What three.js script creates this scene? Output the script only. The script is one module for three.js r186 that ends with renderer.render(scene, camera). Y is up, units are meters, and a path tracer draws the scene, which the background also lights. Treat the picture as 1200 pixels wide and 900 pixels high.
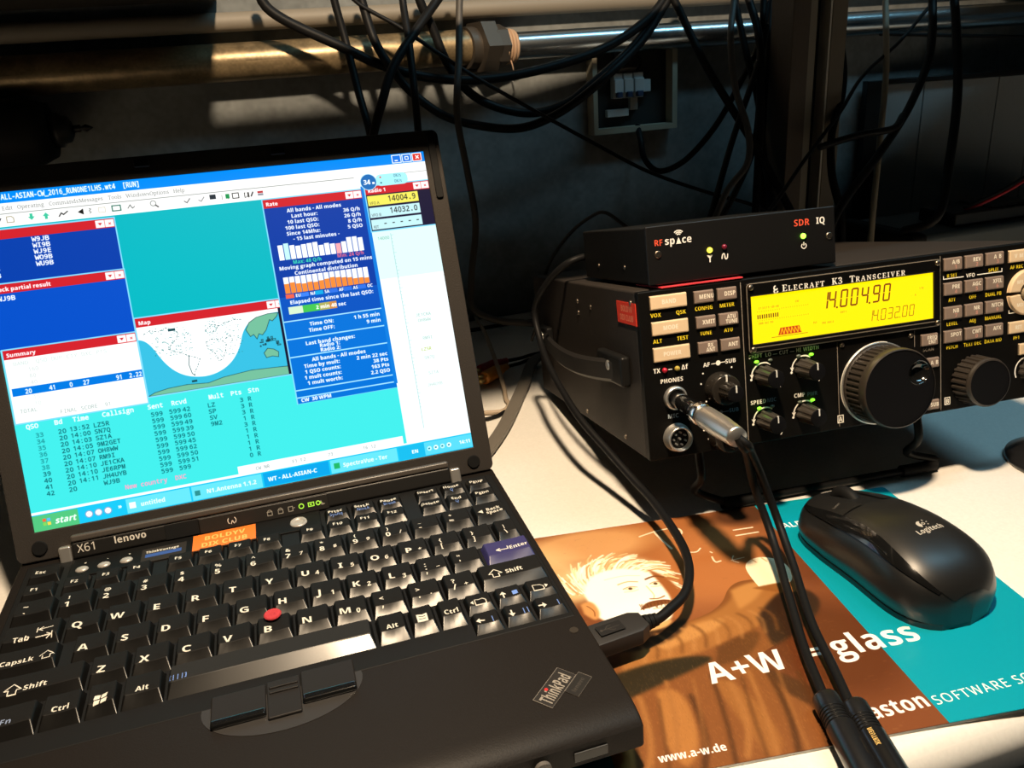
import * as THREE from 'three';
import { RoundedBoxGeometry } from 'three/addons/geometries/RoundedBoxGeometry.js';
import { RectAreaLightUniformsLib } from 'three/addons/lights/RectAreaLightUniformsLib.js';
import { mergeGeometries, toCreasedNormals } from 'three/addons/utils/BufferGeometryUtils.js';

// ---------------------------------------------------------------- camera, lights, exposure
const DY = 740;                                  // desk height, mm; the scene is written in mm from the desk top
const scene = new THREE.Scene();
scene.background = new THREE.Color(0x000000);
const camera = new THREE.PerspectiveCamera(51.17, 4 / 3, 0.02, 20);
camera.rotation.order = 'YXZ';
camera.position.set(0.16096, 0.2678 + DY / 1000, 0.43458);
camera.rotation.set(-0.37265, -0.27533, -0.07245);
const renderer = new THREE.WebGLRenderer({ antialias: true });
renderer.toneMapping = THREE.LinearToneMapping;
renderer.toneMappingExposure = 1.0;
renderer.shadowMap.enabled = true;
RectAreaLightUniformsLib.init();
const WARM = new THREE.Color(1.0, 0.77, 0.52), COOL = new THREE.Color(0.36, 0.77, 1.0);
const LAMP = [240, 770, 265], TUBE = [1250, 1660, 330];
const key = new THREE.SpotLight(WARM, 3.5, 0, 1.15, 0.25, 2);
key.position.set(LAMP[0] / 1000, (LAMP[1] + DY) / 1000, LAMP[2] / 1000);
key.target.position.set(0.28, DY / 1000, 0.05);
key.castShadow = true; key.shadow.radius = 1.3; key.shadow.mapSize.set(2048, 2048); key.shadow.bias = -0.0005;
scene.add(key, key.target);
const cool = new THREE.RectAreaLight(COOL, 15, 1.2, 0.14);
cool.position.set(TUBE[0] / 1000, (TUBE[1] + DY - 42) / 1000, TUBE[2] / 1000);
cool.lookAt(TUBE[0] / 1000, 0, TUBE[2] / 1000);
scene.add(cool);

// ---------------------------------------------------------------- helpers
let seed = 7;
const rnd = () => ((seed = (seed * 16807) % 2147483647) / 2147483647);
const used = new Map();
function numbered(n) { const k = used.get(n) || 0; used.set(n, k + 1); return k ? n + '_' + String(k).padStart(3, '0') : n; }
const K = 0.001;
function tag(o, label, category, group, kind) {
  if (label) o.userData.label = label;
  if (category) o.userData.category = category;
  if (group) o.userData.group = group;
  if (kind) o.userData.kind = kind;
  return o;
}
function thing(name, label, category, p = [0, 0, 0], ry = 0, group) {
  const o = new THREE.Group(); o.name = numbered(name); scene.add(o);
  o.position.set(p[0] * K, (p[1] + DY) * K, p[2] * K); o.rotation.order = 'YXZ'; o.rotation.y = ry;
  return tag(o, label, category, group);
}
function mesh(name, geo, mat, parent, noScale) {     // geometry in mm
  const g = noScale ? geo : geo.clone().scale(K, K, K);
  const m = new THREE.Mesh(g, mat);
  m.castShadow = m.receiveShadow = true;
  if (parent) { m.name = name; parent.add(m); } else { m.name = numbered(name); m.position.y = DY * K; scene.add(m); }
  return m;
}
const bx = (x0, x1, y0, y1, z0, z1, r = 0, s = 2) => {
  const g = r ? new RoundedBoxGeometry(x1 - x0, y1 - y0, z1 - z0, s, r) : new THREE.BoxGeometry(x1 - x0, y1 - y0, z1 - z0);
  return g.translate((x0 + x1) / 2, (y0 + y1) / 2, (z0 + z1) / 2);
};
const V = (a) => new THREE.Vector3(...a);
const tube = (pts, r, seg, rad = 10) => new THREE.TubeGeometry(new THREE.CatmullRomCurve3(pts.map(V), false, 'centripetal'), seg || pts.length * 10, r, rad, false);
const capTube = (pts, r, seg, rad = 10) => {
  const a = new THREE.SphereGeometry(r, rad, 6).translate(...pts[0]), b = new THREE.SphereGeometry(r, rad, 6).translate(...pts[pts.length - 1]);
  return mergeGeometries([tube(pts, r, seg, rad), a, b]);
};
// cylinder along +z from z0 to z1
const cz = (x, y, z0, z1, r0, r1 = r0, n = 28) => new THREE.CylinderGeometry(r1, r0, z1 - z0, n).rotateX(Math.PI / 2).translate(x, y, (z0 + z1) / 2);
// lathe whose axis is +z, profile [[r,z],...]
const latheZ = (x, y, prof, n = 36) => new THREE.LatheGeometry(prof.map(([r, z]) => new THREE.Vector2(r, z)), n).rotateX(Math.PI / 2).translate(x, y, 0);
const rrect = (x0, y0, x1, y1, r) => {
  const s = new THREE.Shape();
  s.moveTo(x0 + r, y0); s.lineTo(x1 - r, y0); s.absarc(x1 - r, y0 + r, r, -Math.PI / 2, 0); s.lineTo(x1, y1 - r); s.absarc(x1 - r, y1 - r, r, 0, Math.PI / 2);
  s.lineTo(x0 + r, y1); s.absarc(x0 + r, y1 - r, r, Math.PI / 2, Math.PI); s.lineTo(x0, y0 + r); s.absarc(x0 + r, y0 + r, r, Math.PI, Math.PI * 1.5);
  return s;
};
const ext = (s, d, bev = 0, n = 2) => new THREE.ExtrudeGeometry(s, bev ? { depth: d - 2 * bev, bevelEnabled: true, bevelSize: bev, bevelThickness: bev, bevelOffset: -bev, bevelSegments: n, curveSegments: 8 } : { depth: d, bevelEnabled: false, curveSegments: 8 });
// planar uv: fu(x,y,z) -> [u,v]
function puv(g, f) {
  const p = g.attributes.position, uv = new Float32Array(p.count * 2);
  for (let i = 0; i < p.count; i++) { const r = f(p.getX(i), p.getY(i), p.getZ(i)); uv[2 * i] = r[0]; uv[2 * i + 1] = r[1]; }
  g.setAttribute('uv', new THREE.BufferAttribute(uv, 2)); return g;
}
function canvas(w, h, bg) { const c = document.createElement('canvas'); c.width = w; c.height = h; const x = c.getContext('2d'); if (bg) { x.fillStyle = bg; x.fillRect(0, 0, w, h); } return [c, x]; }
function ctex(c) { const t = new THREE.CanvasTexture(c); t.colorSpace = THREE.SRGBColorSpace; t.magFilter = THREE.LinearFilter; t.anisotropy = 8; return t; }
function noiseTex(n, lo, hi, oct = [1, 4, 16], srgb = false, rep = 1, tint) {      // layered value noise
  const d = new Uint8Array(n * n * 4), L = oct.map((o) => { const m = Math.max(2, Math.round(n / o)); const a = new Float32Array(m * m); for (let i = 0; i < m * m; i++) a[i] = rnd(); return [m, a]; });
  for (let y = 0; y < n; y++) for (let x = 0; x < n; x++) {
    let v = 0;
    for (const [m, a] of L) {
      const fx = x / n * m, fy = y / n * m, ix = Math.floor(fx), iy = Math.floor(fy), u = fx - ix, w = fy - iy, s = u * u * (3 - 2 * u), t = w * w * (3 - 2 * w);
      const q = (i, j) => a[(j % m) * m + (i % m)];
      v += (q(ix, iy) * (1 - s) + q(ix + 1, iy) * s) * (1 - t) + (q(ix, iy + 1) * (1 - s) + q(ix + 1, iy + 1) * s) * t;
    }
    v = lo + (hi - lo) * v / L.length; const k = (y * n + x) * 4, c = tint || [1, 1, 1];
    d[k] = Math.min(255, v * 255 * c[0]); d[k + 1] = Math.min(255, v * 255 * c[1]); d[k + 2] = Math.min(255, v * 255 * c[2]); d[k + 3] = 255;
  }
  const t = new THREE.DataTexture(d, n, n); t.wrapS = t.wrapT = THREE.RepeatWrapping; t.magFilter = THREE.LinearFilter; t.repeat.set(rep, rep);
  if (srgb) t.colorSpace = THREE.SRGBColorSpace; t.needsUpdate = true; return t;
}
const grain = noiseTex(256, 0, 1, [1, 2, 5], false, 1);
const boxUV = (g, s) => { const p = g.attributes.position, n = g.attributes.normal; let i = -1; return puv(g, (x, y, z) => { i++; const ax = Math.abs(n.getX(i)), ay = Math.abs(n.getY(i)), az = Math.abs(n.getZ(i)); return ay >= ax && ay >= az ? [x / s, z / s] : ax >= az ? [z / s, y / s] : [x / s, y / s]; }); };
const std = (color, roughness = 0.5, metalness = 0, o = {}) => new THREE.MeshStandardMaterial({ color, roughness, metalness, ...o });
const phys = (color, roughness, o) => new THREE.MeshPhysicalMaterial({ color, roughness, ...o });
const dk = (color, roughness, o = {}) => new THREE.MeshPhysicalMaterial({ color, roughness, specularIntensity: .3, ...o });
const rgb = (r, g, b) => new THREE.Color().setRGB(r, g, b);
const M = {
  plastic: dk(rgb(.011, .0105, .010), .5, { bumpMap: grain, bumpScale: .00006 }),
  plasticSmooth: dk(rgb(.010, .010, .010), .36),
  gloss: phys(rgb(.006, .006, .006), .12, { clearcoat: 1, clearcoatRoughness: .06 }),
  rubber: dk(rgb(.008, .008, .008), .6),
  cable: dk(rgb(.007, .007, .0075), .5),
  cableGrey: std(rgb(.055, .05, .045), .6),
  cableBeige: std(rgb(.26, .22, .16), .6),
  cableBrown: std(rgb(.42, .33, .24), .55),
  paint: dk(rgb(.008, .008, .008), .45, { bumpMap: grain, bumpScale: .00012 }),
  steel: std(rgb(.72, .70, .66), .36, .85),
  chrome: std(rgb(.75, .74, .72), .18, 1),
  gold: std(rgb(.85, .62, .25), .3, 1),
  screw: std(rgb(.30, .25, .2), .35, 1),
  white: std(rgb(.75, .74, .70), .5),
};

// ---------------------------------------------------------------- room shell
const wallTex = noiseTex(512, .36, .56, [128, 40, 6, 2], true, 1, [.97, 1.0, 1.0]);
const wallMat = std(0xffffff, .85, 0, { map: wallTex, bumpMap: grain, bumpScale: .0003 });
const roomMat = std(rgb(.07, .075, .08), .9);
const S = (name, g, m) => { const o = mesh(name, g, m); tag(o, null, null, null, 'structure'); return o; };
S('wall_back', boxUV(bx(-1600, 2300, -740, 1800, -540, -440), 900), wallMat);
S('wall_left', bx(-1600, -1500, -740, 1800, -440, 2600), roomMat);
S('wall_right', bx(2200, 2300, -740, 1800, -440, 2600), roomMat);
S('wall_front', bx(-1600, 2300, -740, 1800, 2600, 2700), roomMat);
S('floor', bx(-1600, 2300, -840, -740, -540, 2700), std(rgb(.05, .045, .04), .7));
S('ceiling', bx(-1600, 2300, 1800, 1900, -540, 2700), std(rgb(.12, .125, .13), .9));

// ---------------------------------------------------------------- lamps (outside the frame)
{
  const t = thing('pendant_lamp', 'warm pendant lamp with a metal cone shade hanging above the desk front', 'lamp', [LAMP[0], LAMP[1], LAMP[2]]);
  const shade = new THREE.LatheGeometry([[96, -10], [100, -10], [40, 92], [14, 100], [14, 96], [37, 88], [96, -10]].map((p) => new THREE.Vector2(...p)), 32);
  mesh('lamp_shade', shade, std(rgb(.08, .08, .08), .5, 0, { side: THREE.DoubleSide }), t);
  mesh('socket', new THREE.CylinderGeometry(13, 13, 46, 16).translate(0, 66, 0), M.plastic, t);
  mesh('bulb', new THREE.SphereGeometry(26, 20, 14).translate(0, 4, 0), std(rgb(.8, .7, .6), .4, 0, { emissive: WARM, emissiveIntensity: 12 }), t);
  mesh('cord', new THREE.CylinderGeometry(3, 3, 1800 - LAMP[1] - 96, 8).translate(0, (1800 - LAMP[1] + 96) / 2, 0), M.cable, t);
  const c = thing('ceiling_light', 'cool white ceiling batten light to the right of the desk', 'lamp', TUBE);
  mesh('housing', bx(-620, 620, 0, 50, -85, 85, 6), M.white, c);
  mesh('diffuser', bx(-600, 600, -36, 0, -70, 70, 10), std(rgb(.7, .75, .8), .5, 0, { emissive: COOL, emissiveIntensity: 4 }), c);
  mesh('stem', new THREE.CylinderGeometry(8, 8, 90, 10).translate(0, 95, 0), M.white, c);
}

// ---------------------------------------------------------------- desk and the shelf above it
{
  const t = thing('desk', 'white laminate desk with a rounded front edge under the laptop and radio', 'desk');
  const s = new THREE.Shape(); s.moveTo(438, -32); s.lineTo(438, 0); s.lineTo(-231, 0); s.absarc(-231, -14, 14, Math.PI / 2, Math.PI); s.lineTo(-245, -24); s.absarc(-237, -24, 8, Math.PI, Math.PI * 1.5); s.closePath();
  const g = boxUV(toCreasedNormals(new THREE.ExtrudeGeometry(s, { depth: 2250, bevelEnabled: false, curveSegments: 10 }).rotateY(Math.PI / 2).translate(-900, 0, 0), .5), 400);
  mesh('desktop', g, std(0xffffff, .42, 0, { map: noiseTex(512, .86, .93, [1, 2, 90], true, 1, [1, .985, .955]) }), t);
  const lm = std(rgb(.5, .5, .5), .4, .6);
  for (const [x, z] of [[-860, -400], [-860, 200], [1310, -400], [1310, 200]]) mesh('leg', bx(x - 25, x + 25, -740, -32, z - 25, z + 25, 4), lm, t);
}
{
  const wood = std(rgb(.045, .040, .032), .65, 0, { bumpMap: grain, bumpScale: .0003 });
  const t = thing('shelf', 'dark wooden shelf hung above the back of the desk', 'shelf', [0, 346, 0]);
  const s = new THREE.Shape();                       // outline in x / -z, with the cable gap along the wall
  s.moveTo(-900, -10); s.lineTo(1350, -10); s.lineTo(1350, 438); s.lineTo(1010, 438); s.lineTo(1010, 306); s.lineTo(700, 312); s.lineTo(470, 298); s.lineTo(400, 282); s.lineTo(148, 277); s.lineTo(148, 438); s.lineTo(-900, 438); s.closePath();
  mesh('board', new THREE.ExtrudeGeometry(s, { depth: 18, bevelEnabled: false }).rotateX(-Math.PI / 2), wood, t);
  for (const x of [-880, 1330]) for (const z of [-20, -390]) mesh('hanger_rod', new THREE.CylinderGeometry(5, 5, 1454, 10).translate(x, 727, z), M.plasticSmooth, t);
}
{
  const t = thing('shelf_upright', 'brown wooden upright with pale strips carrying the shelf behind the small black receiver', 'upright', [683, 0, -310]);
  const brown = std(rgb(.075, .055, .040), .6, 0, { bumpMap: grain, bumpScale: .0003 }), pale = std(rgb(.20, .17, .125), .6);
  mesh('side_board', bx(0, 20, 0, 346, -34, 4, 1), brown, t);
  mesh('edge_strip', bx(20, 30, 0, 346, -30, 1, .8), pale, t);
  mesh('slot_channel', bx(30, 44, 0, 346, -34, -14), M.plasticSmooth, t);
  mesh('edge_strip', bx(44, 46, 0, 346, -30, 2), std(rgb(.45, .42, .36), .45), t);
  mesh('side_board', bx(46, 64, 0, 346, -34, 3, 1), std(rgb(.13, .105, .075), .6), t);
}

// ---------------------------------------------------------------- pipes and fittings on the wall
{
  const along = (x0, x1, y, z, r, n = 28) => new THREE.CylinderGeometry(r, r, x1 - x0, n, 1).rotateZ(Math.PI / 2).translate((x0 + x1) / 2, y, z);
  const t = thing('steel_pipe', 'long galvanised steel pipe with a union nut running along the wall', 'pipe', [0, 290, -422]);
  const pipeTex = noiseTex(256, .55, .95, [2, 9, 40], true, 1, [1, .93, .8]);
  const galv = std(rgb(.46, .40, .31), .42, .6, { map: pipeTex, roughnessMap: noiseTex(256, .75, 1, [3, 20]) });
  const scaled = (g, a, b) => { const uv = g.attributes.uv; for (let i = 0; i < uv.count; i++) uv.setXY(i, uv.getX(i) * a, uv.getY(i) * b); return g; };
  mesh('pipe_section', scaled(along(-1490, 388, 2, 0, 17), .5, 8), galv, t);
  mesh('pipe_section', scaled(along(420, 2190, 0, 0, 13.5), .5, 8), std(rgb(.62, .66, .68), .25, 1), t);
  const hx = (x0, x1, r, n) => new THREE.CylinderGeometry(r, r, x1 - x0, n).rotateX(.3).rotateZ(Math.PI / 2).translate((x0 + x1) / 2, 1, 0);
  const iron = std(rgb(.10, .085, .07), .5, .7);
  mesh('union_body', toCreasedNormals(mergeGeometries([hx(378, 390, 20, 24), hx(405, 418, 21, 8)]), .5), iron, t);
  mesh('union_nut', toCreasedNormals(hx(389, 406, 27, 6), .3), iron, t);
  const wrap = []; for (let i = 0; i < 5; i++) wrap.push(new THREE.TorusGeometry(14.6 + (i % 2) * .8, 2, 6, 20).rotateY(Math.PI / 2 + (i - 2) * .08).translate(420 + i * 2.3, 0, 0));
  wrap.push(tube([[424, -12, 9], [426, -24, 10], [424, -30, 8]], .8, 10, 5));
  mesh('thread_tape', mergeGeometries(wrap), std(rgb(.42, .27, .17), .8), t);
  const u = mesh('painted_pipe', along(-1490, 2190, 327, -428, 8.5), std(rgb(.20, .175, .14), .6)); tag(u, 'thin painted pipe running along the wall just under the shelf', 'pipe');
}
{
  const t = thing('breaker_box', 'open electrical breaker box with white switches on the back wall', 'breaker box', [518, 194, -440]);
  const fr = std(rgb(.36, .33, .25), .6), dk = std(rgb(.015, .014, .013), .7), wh = std(rgb(.55, .58, .58), .5);
  mesh('back_panel', bx(2, 96, 2, 88, 0, 2), dk, t);
  mesh('frame', mergeGeometries([bx(0, 5, 0, 90, 0, 18), bx(95, 101, 0, 90, 0, 18), bx(5, 95, 0, 6, 0, 18), bx(5, 95, 86, 90, 0, 18)]), fr, t);
  for (const [x, w] of [[27, 11], [39, 11], [51, 12]]) {
    const b = mesh('circuit_breaker', mergeGeometries([bx(x, x + w - .6, 36, 62, 2, 12, .8), bx(x, x + w - .6, 42, 56, 12, 15, .6)]), wh, t);
    mesh('toggle', bx(x + 2, x + w - 3, 37, 43, 12, 18, .8), std(rgb(.03, .06, .14), .4), b);
  }
  mesh('terminal_block', bx(63, 72, 41, 54, 2, 11, .8), wh, t);
  mesh('terminal_block', bx(20, 46, 17, 25, 2, 9, .8), wh, t);
  mesh('terminal_block', bx(48, 57, 23, 36, 2, 9, .8), std(rgb(.35, .34, .3), .5), t);
  mesh('wire', mergeGeometries([tube([[33, 62, 8], [30, 74, 10], [26, 88, 8]], 1.6), tube([[56, 62, 8], [60, 72, 11], [50, 86, 8]], 1.6)]), M.cable, t);
}
{
  const t = thing('pointed_fitting', 'dark cylindrical fitting with a stepped pointed end at the far left under the pipe', 'fitting', [-8, 245, -400]);
  const L = (p, n = 24) => new THREE.LatheGeometry(p.map((q) => new THREE.Vector2(...q)), n).rotateZ(-Math.PI / 2);
  mesh('body', L([[0, -130], [24, -130], [29, -110], [30, -40], [28, -14], [23, -2], [0, -2]]), M.rubber, t);
  mesh('collar', L([[0, -2], [15, -2], [15, 5], [12, 7], [11, 12], [6, 15], [0, 15]]), std(rgb(.02, .02, .02), .45, .4), t);
  mesh('tip', L([[0, 15], [3.2, 15], [3.2, 21], [1.6, 22], [3.4, 26], [0, 32]], 12), std(rgb(.03, .03, .03), .4, .6), t);
  mesh('hanger', bx(-90, -70, -10, 10, -39, 2), M.rubber, t);
}
{
  const t = thing('board_panel', 'dark grey panel of upright boards at the right behind the radio', 'panel', [873, 0, -424], -0.32);
  const bm = std(rgb(.26, .27, .27), .75, 0, { bumpMap: grain, bumpScale: .0004 });
  for (let i = 0; i < 9; i++) mesh('board', bx(26 + i * 44, 26 + i * 44 + 43.2, 0, 221, -9, 0, .8), bm, t);
  mesh('frame', bx(0, 24, 0, 226, -12, 5, 1), M.plasticSmooth, t);
  mesh('top_rail', bx(24, 424, 221.5, 227, -12, 5, 1), M.plasticSmooth, t);
}

// ---------------------------------------------------------------- cables hanging at the back
const cab = (name, label, mat, r, pts) => tag(mesh(name, capTube(pts, r, pts.length * 9, 8), mat), label, 'cable');
const hang = [
  ['thick black cable sagging in the topmost arc in front of the steel pipe', 'cable', 4.6, [[184, 354, -380], [190, 334, -378], [250, 298, -372], [287, 279, -370], [326, 267, -368], [376, 261, -368], [446, 267, -368], [521, 286, -370], [571, 315, -376], [592, 342, -380]]],
  ['black cable dropping straight behind the laptop lid, leftmost of the hanging ones', 'cable', 3.6, [[249, 351, -379], [250, 337, -378], [255, 301, -374], [259, 257, -360], [262, 222, -340], [260, 191, -320]]],
  ['black cable sagging in the lowest and widest loop above the laptop', 'cable', 4.2, [[272, 350, -378], [275, 332, -376], [281, 299, -366], [294, 273, -360], [309, 253, -356], [335, 232, -352], [368, 220, -352], [411, 214, -352], [447, 223, -352], [490, 245, -356], [553, 288, -370], [584, 323, -376], [601, 342, -378]]],
  ['black cable slanting down to the left and crossing the loops above the laptop', 'cable', 4.2, [[357, 346, -380], [345, 333, -378], [317, 306, -358], [290, 276, -344], [276, 248, -338], [264, 220, -335], [254, 183, -330]]],
  ['black cable falling almost plumb behind the right half of the laptop lid', 'cable', 3.5, [[312, 349, -376], [312, 334, -376], [309, 290, -350], [305, 224, -330], [302, 179, -320]]],
  ['black cable sagging in the middle loop that meets the lowest one', 'cable', 4.4, [[328, 349, -382], [329, 334, -381], [339, 309, -382], [351, 275, -380], [371, 248, -378], [398, 233, -374], [432, 226, -370], [466, 233, -367], [493, 249, -366], [516, 264, -366], [544, 283, -372], [581, 318, -384], [598, 339, -386]]],
  ['thin black wire running diagonally from the top left down behind the receiver', 'cable', 1.9, [[259, 350, -372], [267, 336, -372], [305, 311, -366], [338, 286, -358], [368, 264, -350], [418, 232, -340], [482, 193, -330], [533, 163, -320], [600, 135, -310], [640, 121, -300], [686, 97, -290]]],
  ['grey cable hanging down past the union nut and curling at the desk behind the laptop', 'cableGrey', 3.3, [[365, 345, -362], [362, 331, -360], [353, 282, -345], [343, 233, -330], [345, 183, -318], [346, 136, -306], [333, 84, -290], [330, 61, -275], [350, 50, -262], [371, 48, -250], [420, 30, -262]]],
  ['thick black cable slanting down to the right beside the breaker box', 'cable', 4.2, [[578, 338, -374], [588, 322, -372], [613, 260, -352], [637, 209, -330], [655, 170, -312], [664, 133, -285], [676, 101, -270]]],
  ['black cable looping up from the bottom of the breaker box', 'cable', 3.4, [[573, 199, -428], [569, 185, -412], [570, 165, -404], [582, 152, -396], [604, 159, -385], [635, 192, -372], [664, 239, -366], [688, 277, -370], [700, 318, -376], [705, 336, -380]]],
  ['olive grey cable winding down in front of the black bundle', 'cableGrey', 3.4, [[656, 335, -370], [653, 319, -366], [637, 282, -344], [631, 234, -322], [636, 193, -304], [630, 165, -294], [603, 141, -286], [586, 116, -280]]],
  ['black cable of the bundle that leans right just behind the olive grey one', 'cable', 3.6, [[664, 336, -384], [665, 320, -383], [668, 269, -364], [673, 218, -345], [669, 168, -325], [666, 118, -300], [671, 83, -290]]],
  ['thick black cable in the middle of the bundle above the receiver', 'cable', 4.2, [[674, 335, -378], [677, 319, -376], [677, 285, -356], [667, 219, -332], [643, 121, -296], [636, 97, -286]]],
  ['black cable of the bundle sweeping left behind the receiver top', 'cable', 3.4, [[694, 334, -374], [692, 318, -372], [674, 243, -344], [655, 178, -322], [621, 136, -300], [596, 108, -290]]],
  ['straight black cable on the right side of the bundle', 'cable', 3.4, [[713, 335, -388], [711, 318, -386], [698, 268, -368], [685, 164, -352], [675, 104, -330]]],
  ['thin black wire bowing just left of the wooden upright', 'cable', 1.7, [[728, 333, -380], [721, 317, -376], [702, 242, -362], [702, 203, -358], [714, 166, -356], [723, 128, -352]]],
  ['black cable running down left out of the middle of the bundle', 'cable', 3.4, [[690, 292, -362], [678, 268, -350], [659, 236, -338], [624, 185, -314], [592, 132, -290], [577, 105, -280]]],
  ['thick black cable snaking down just right of the wooden upright', 'cable', 4.2, [[767, 331, -374], [773, 314, -372], [773, 256, -344], [754, 221, -316], [728, 184, -294], [717, 146, -275], [718, 109, -258], [716, 75, -250]]],
  ['thin black wire crossing in front of the wooden upright from upper right to lower left', 'cable', 2.0, [[929, 317, -380], [912, 303, -378], [851, 267, -352], [779, 236, -318], [732, 204, -290], [674, 166, -262], [626, 130, -240], [604, 116, -230]]],
  ['pale beige cable hanging straight in front of the dark board panel', 'cableBeige', 3.2, [[837, 328, -364], [837, 311, -362], [819, 240, -330], [794, 184, -300], [761, 112, -262], [751, 75, -250]]],
  ['thick black cable curving down left across the pale beige cable', 'cable', 4.4, [[891, 325, -356], [892, 308, -354], [869, 256, -324], [821, 205, -292], [764, 166, -262], [696, 121, -232], [680, 103, -225]]],
  ['thick black cable hanging by itself in front of the board panel, rightmost', 'cable', 4.6, [[909, 323, -346], [912, 306, -344], [878, 221, -290], [830, 153, -240], [792, 101, -210], [784, 86, -240]]],
  ['short thick black cable bridging sideways from the upright to the panel', 'cable', 3.6, [[705, 174, -280], [716, 177, -277], [747, 183, -272], [781, 186, -268], [806, 196, -284]]],
  ['black cable stretched level under the pipe at the top right', 'cable', 2.0, [[855, 277, -386], [915, 273, -384], [1041, 264, -380], [1113, 259, -376], [1300, 262, -376]]],
];
for (const [label, m, r, pts] of hang) cab('hanging_cable', label, M[m], r, pts);

// ---------------------------------------------------------------- laptop
const HY = 35.84, HZ = 0.6, SL = 7 / 211, LID = 0.3475;
const laptop = thing('laptop', 'open black laptop with a bright logging screen, standing at the left of the desk', 'laptop');
{
  // base: wedge profile swept across
  const s = new THREE.Shape();                          // x = depth (z), y = height
  s.moveTo(-6, HY - 4); s.lineTo(-4, HY); s.lineTo(198, HY - 198 * SL); s.quadraticCurveTo(208, HY - 208 * SL - .3, 211.5, 24.5); s.lineTo(212, 15); s.lineTo(204, 7); s.lineTo(2, 5); s.lineTo(-6, 9); s.closePath();
  const g = new THREE.ExtrudeGeometry(s, { depth: 264, bevelEnabled: true, bevelSize: 1.6, bevelThickness: 2, bevelOffset: -1.6, bevelSegments: 3, curveSegments: 8 });
  // extrude axis -> x ; shape x -> z
  g.applyMatrix4(new THREE.Matrix4().set(0, 0, 1, 2, 0, 1, 0, 0, 1, 0, 0, 0, 0, 0, 0, 1));
  g.index || 0; const idx = g.attributes.position; // mirrored basis: flip winding
  for (const k of ['position', 'normal', 'uv']) { const a = g.attributes[k], n = a.itemSize; for (let i = 0; i < idx.count; i += 3) for (let j = 0; j < n; j++) { const p = (i + 1) * n + j, q = (i + 2) * n + j, t = a.array[p]; a.array[p] = a.array[q]; a.array[q] = t; } }
  g.computeVertexNormals();
  const base = mesh('base', boxUV(toCreasedNormals(g, .45), 30), dk(rgb(.012, .0098, .0085), .5, { bumpMap: grain, bumpScale: .00008 }), laptop);
  for (const [x, z] of [[24, 16], [244, 16], [24, 194], [244, 194]]) mesh('foot', new THREE.CylinderGeometry(7, 7, 7, 16).translate(x, 3.5, z), M.rubber, laptop);
  // latch groove, headphone-like port and slider on the front face
  mesh('front_latch', bx(160, 178, 16.5, 21.5, 211.6, 212.3, .3), M.plasticSmooth, base);
  mesh('front_button', new THREE.CylinderGeometry(3.4, 3.4, 2, 18).rotateX(Math.PI / 2).translate(225, 19, 212.4), std(rgb(.12, .11, .1), .4), base);
  mesh('slide_switch', bx(238, 252, 17, 21.5, 211.6, 212.3, .3), std(rgb(.03, .03, .03), .4), base);
  // badge on the palm rest
  const [c, x] = canvas(512, 300);
  x.fillStyle = '#211d1a'; x.fillRect(0, 0, 512, 300);
  x.strokeStyle = '#6d665e'; x.lineWidth = 6;
  x.strokeRect(4, 4, 384, 168); x.strokeRect(190, 172, 234, 120); x.fillStyle = '#1b1815'; x.fillRect(200, 180, 214, 104);
  x.fillStyle = '#8f877c'; x.save(); x.translate(24, 150); x.scale(.66, 1.35); x.font = 'bold 112px sans-serif'; x.fillText('ThinkPad', 0, 0); x.restore();
  x.fillStyle = '#d02a2c'; x.beginPath(); x.arc(143, 40, 15, 0, 7); x.fill();
  x.fillStyle = '#38332e'; x.font = 'bold 50px sans-serif'; x.fillText('lenovo', 222, 250);
  const bs = new THREE.Shape(); bs.moveTo(0, 0); [[0, -9.2], [10.4, -9.2], [10.4, -15.6], [23, -15.6], [23, -9.2], [21, -9.2], [21, 0]].forEach((p) => bs.lineTo(...p)); bs.closePath();
  const bg = puv(ext(bs, .5, .12, 1), (X, Y) => [X / 27.6, 1 + Y / 16.1]);
  bg.rotateX(-Math.PI / 2).rotateY(.72 - .0).translate(0, 0, 0);
  const badge = mesh('badge', bg, std(0xffffff, .45, 0, { map: ctex(c) }), base);
  badge.position.set(229.5 * K, (HY - 188.5 * SL) * K, 188 * K); badge.rotation.x = SL;
}
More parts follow.
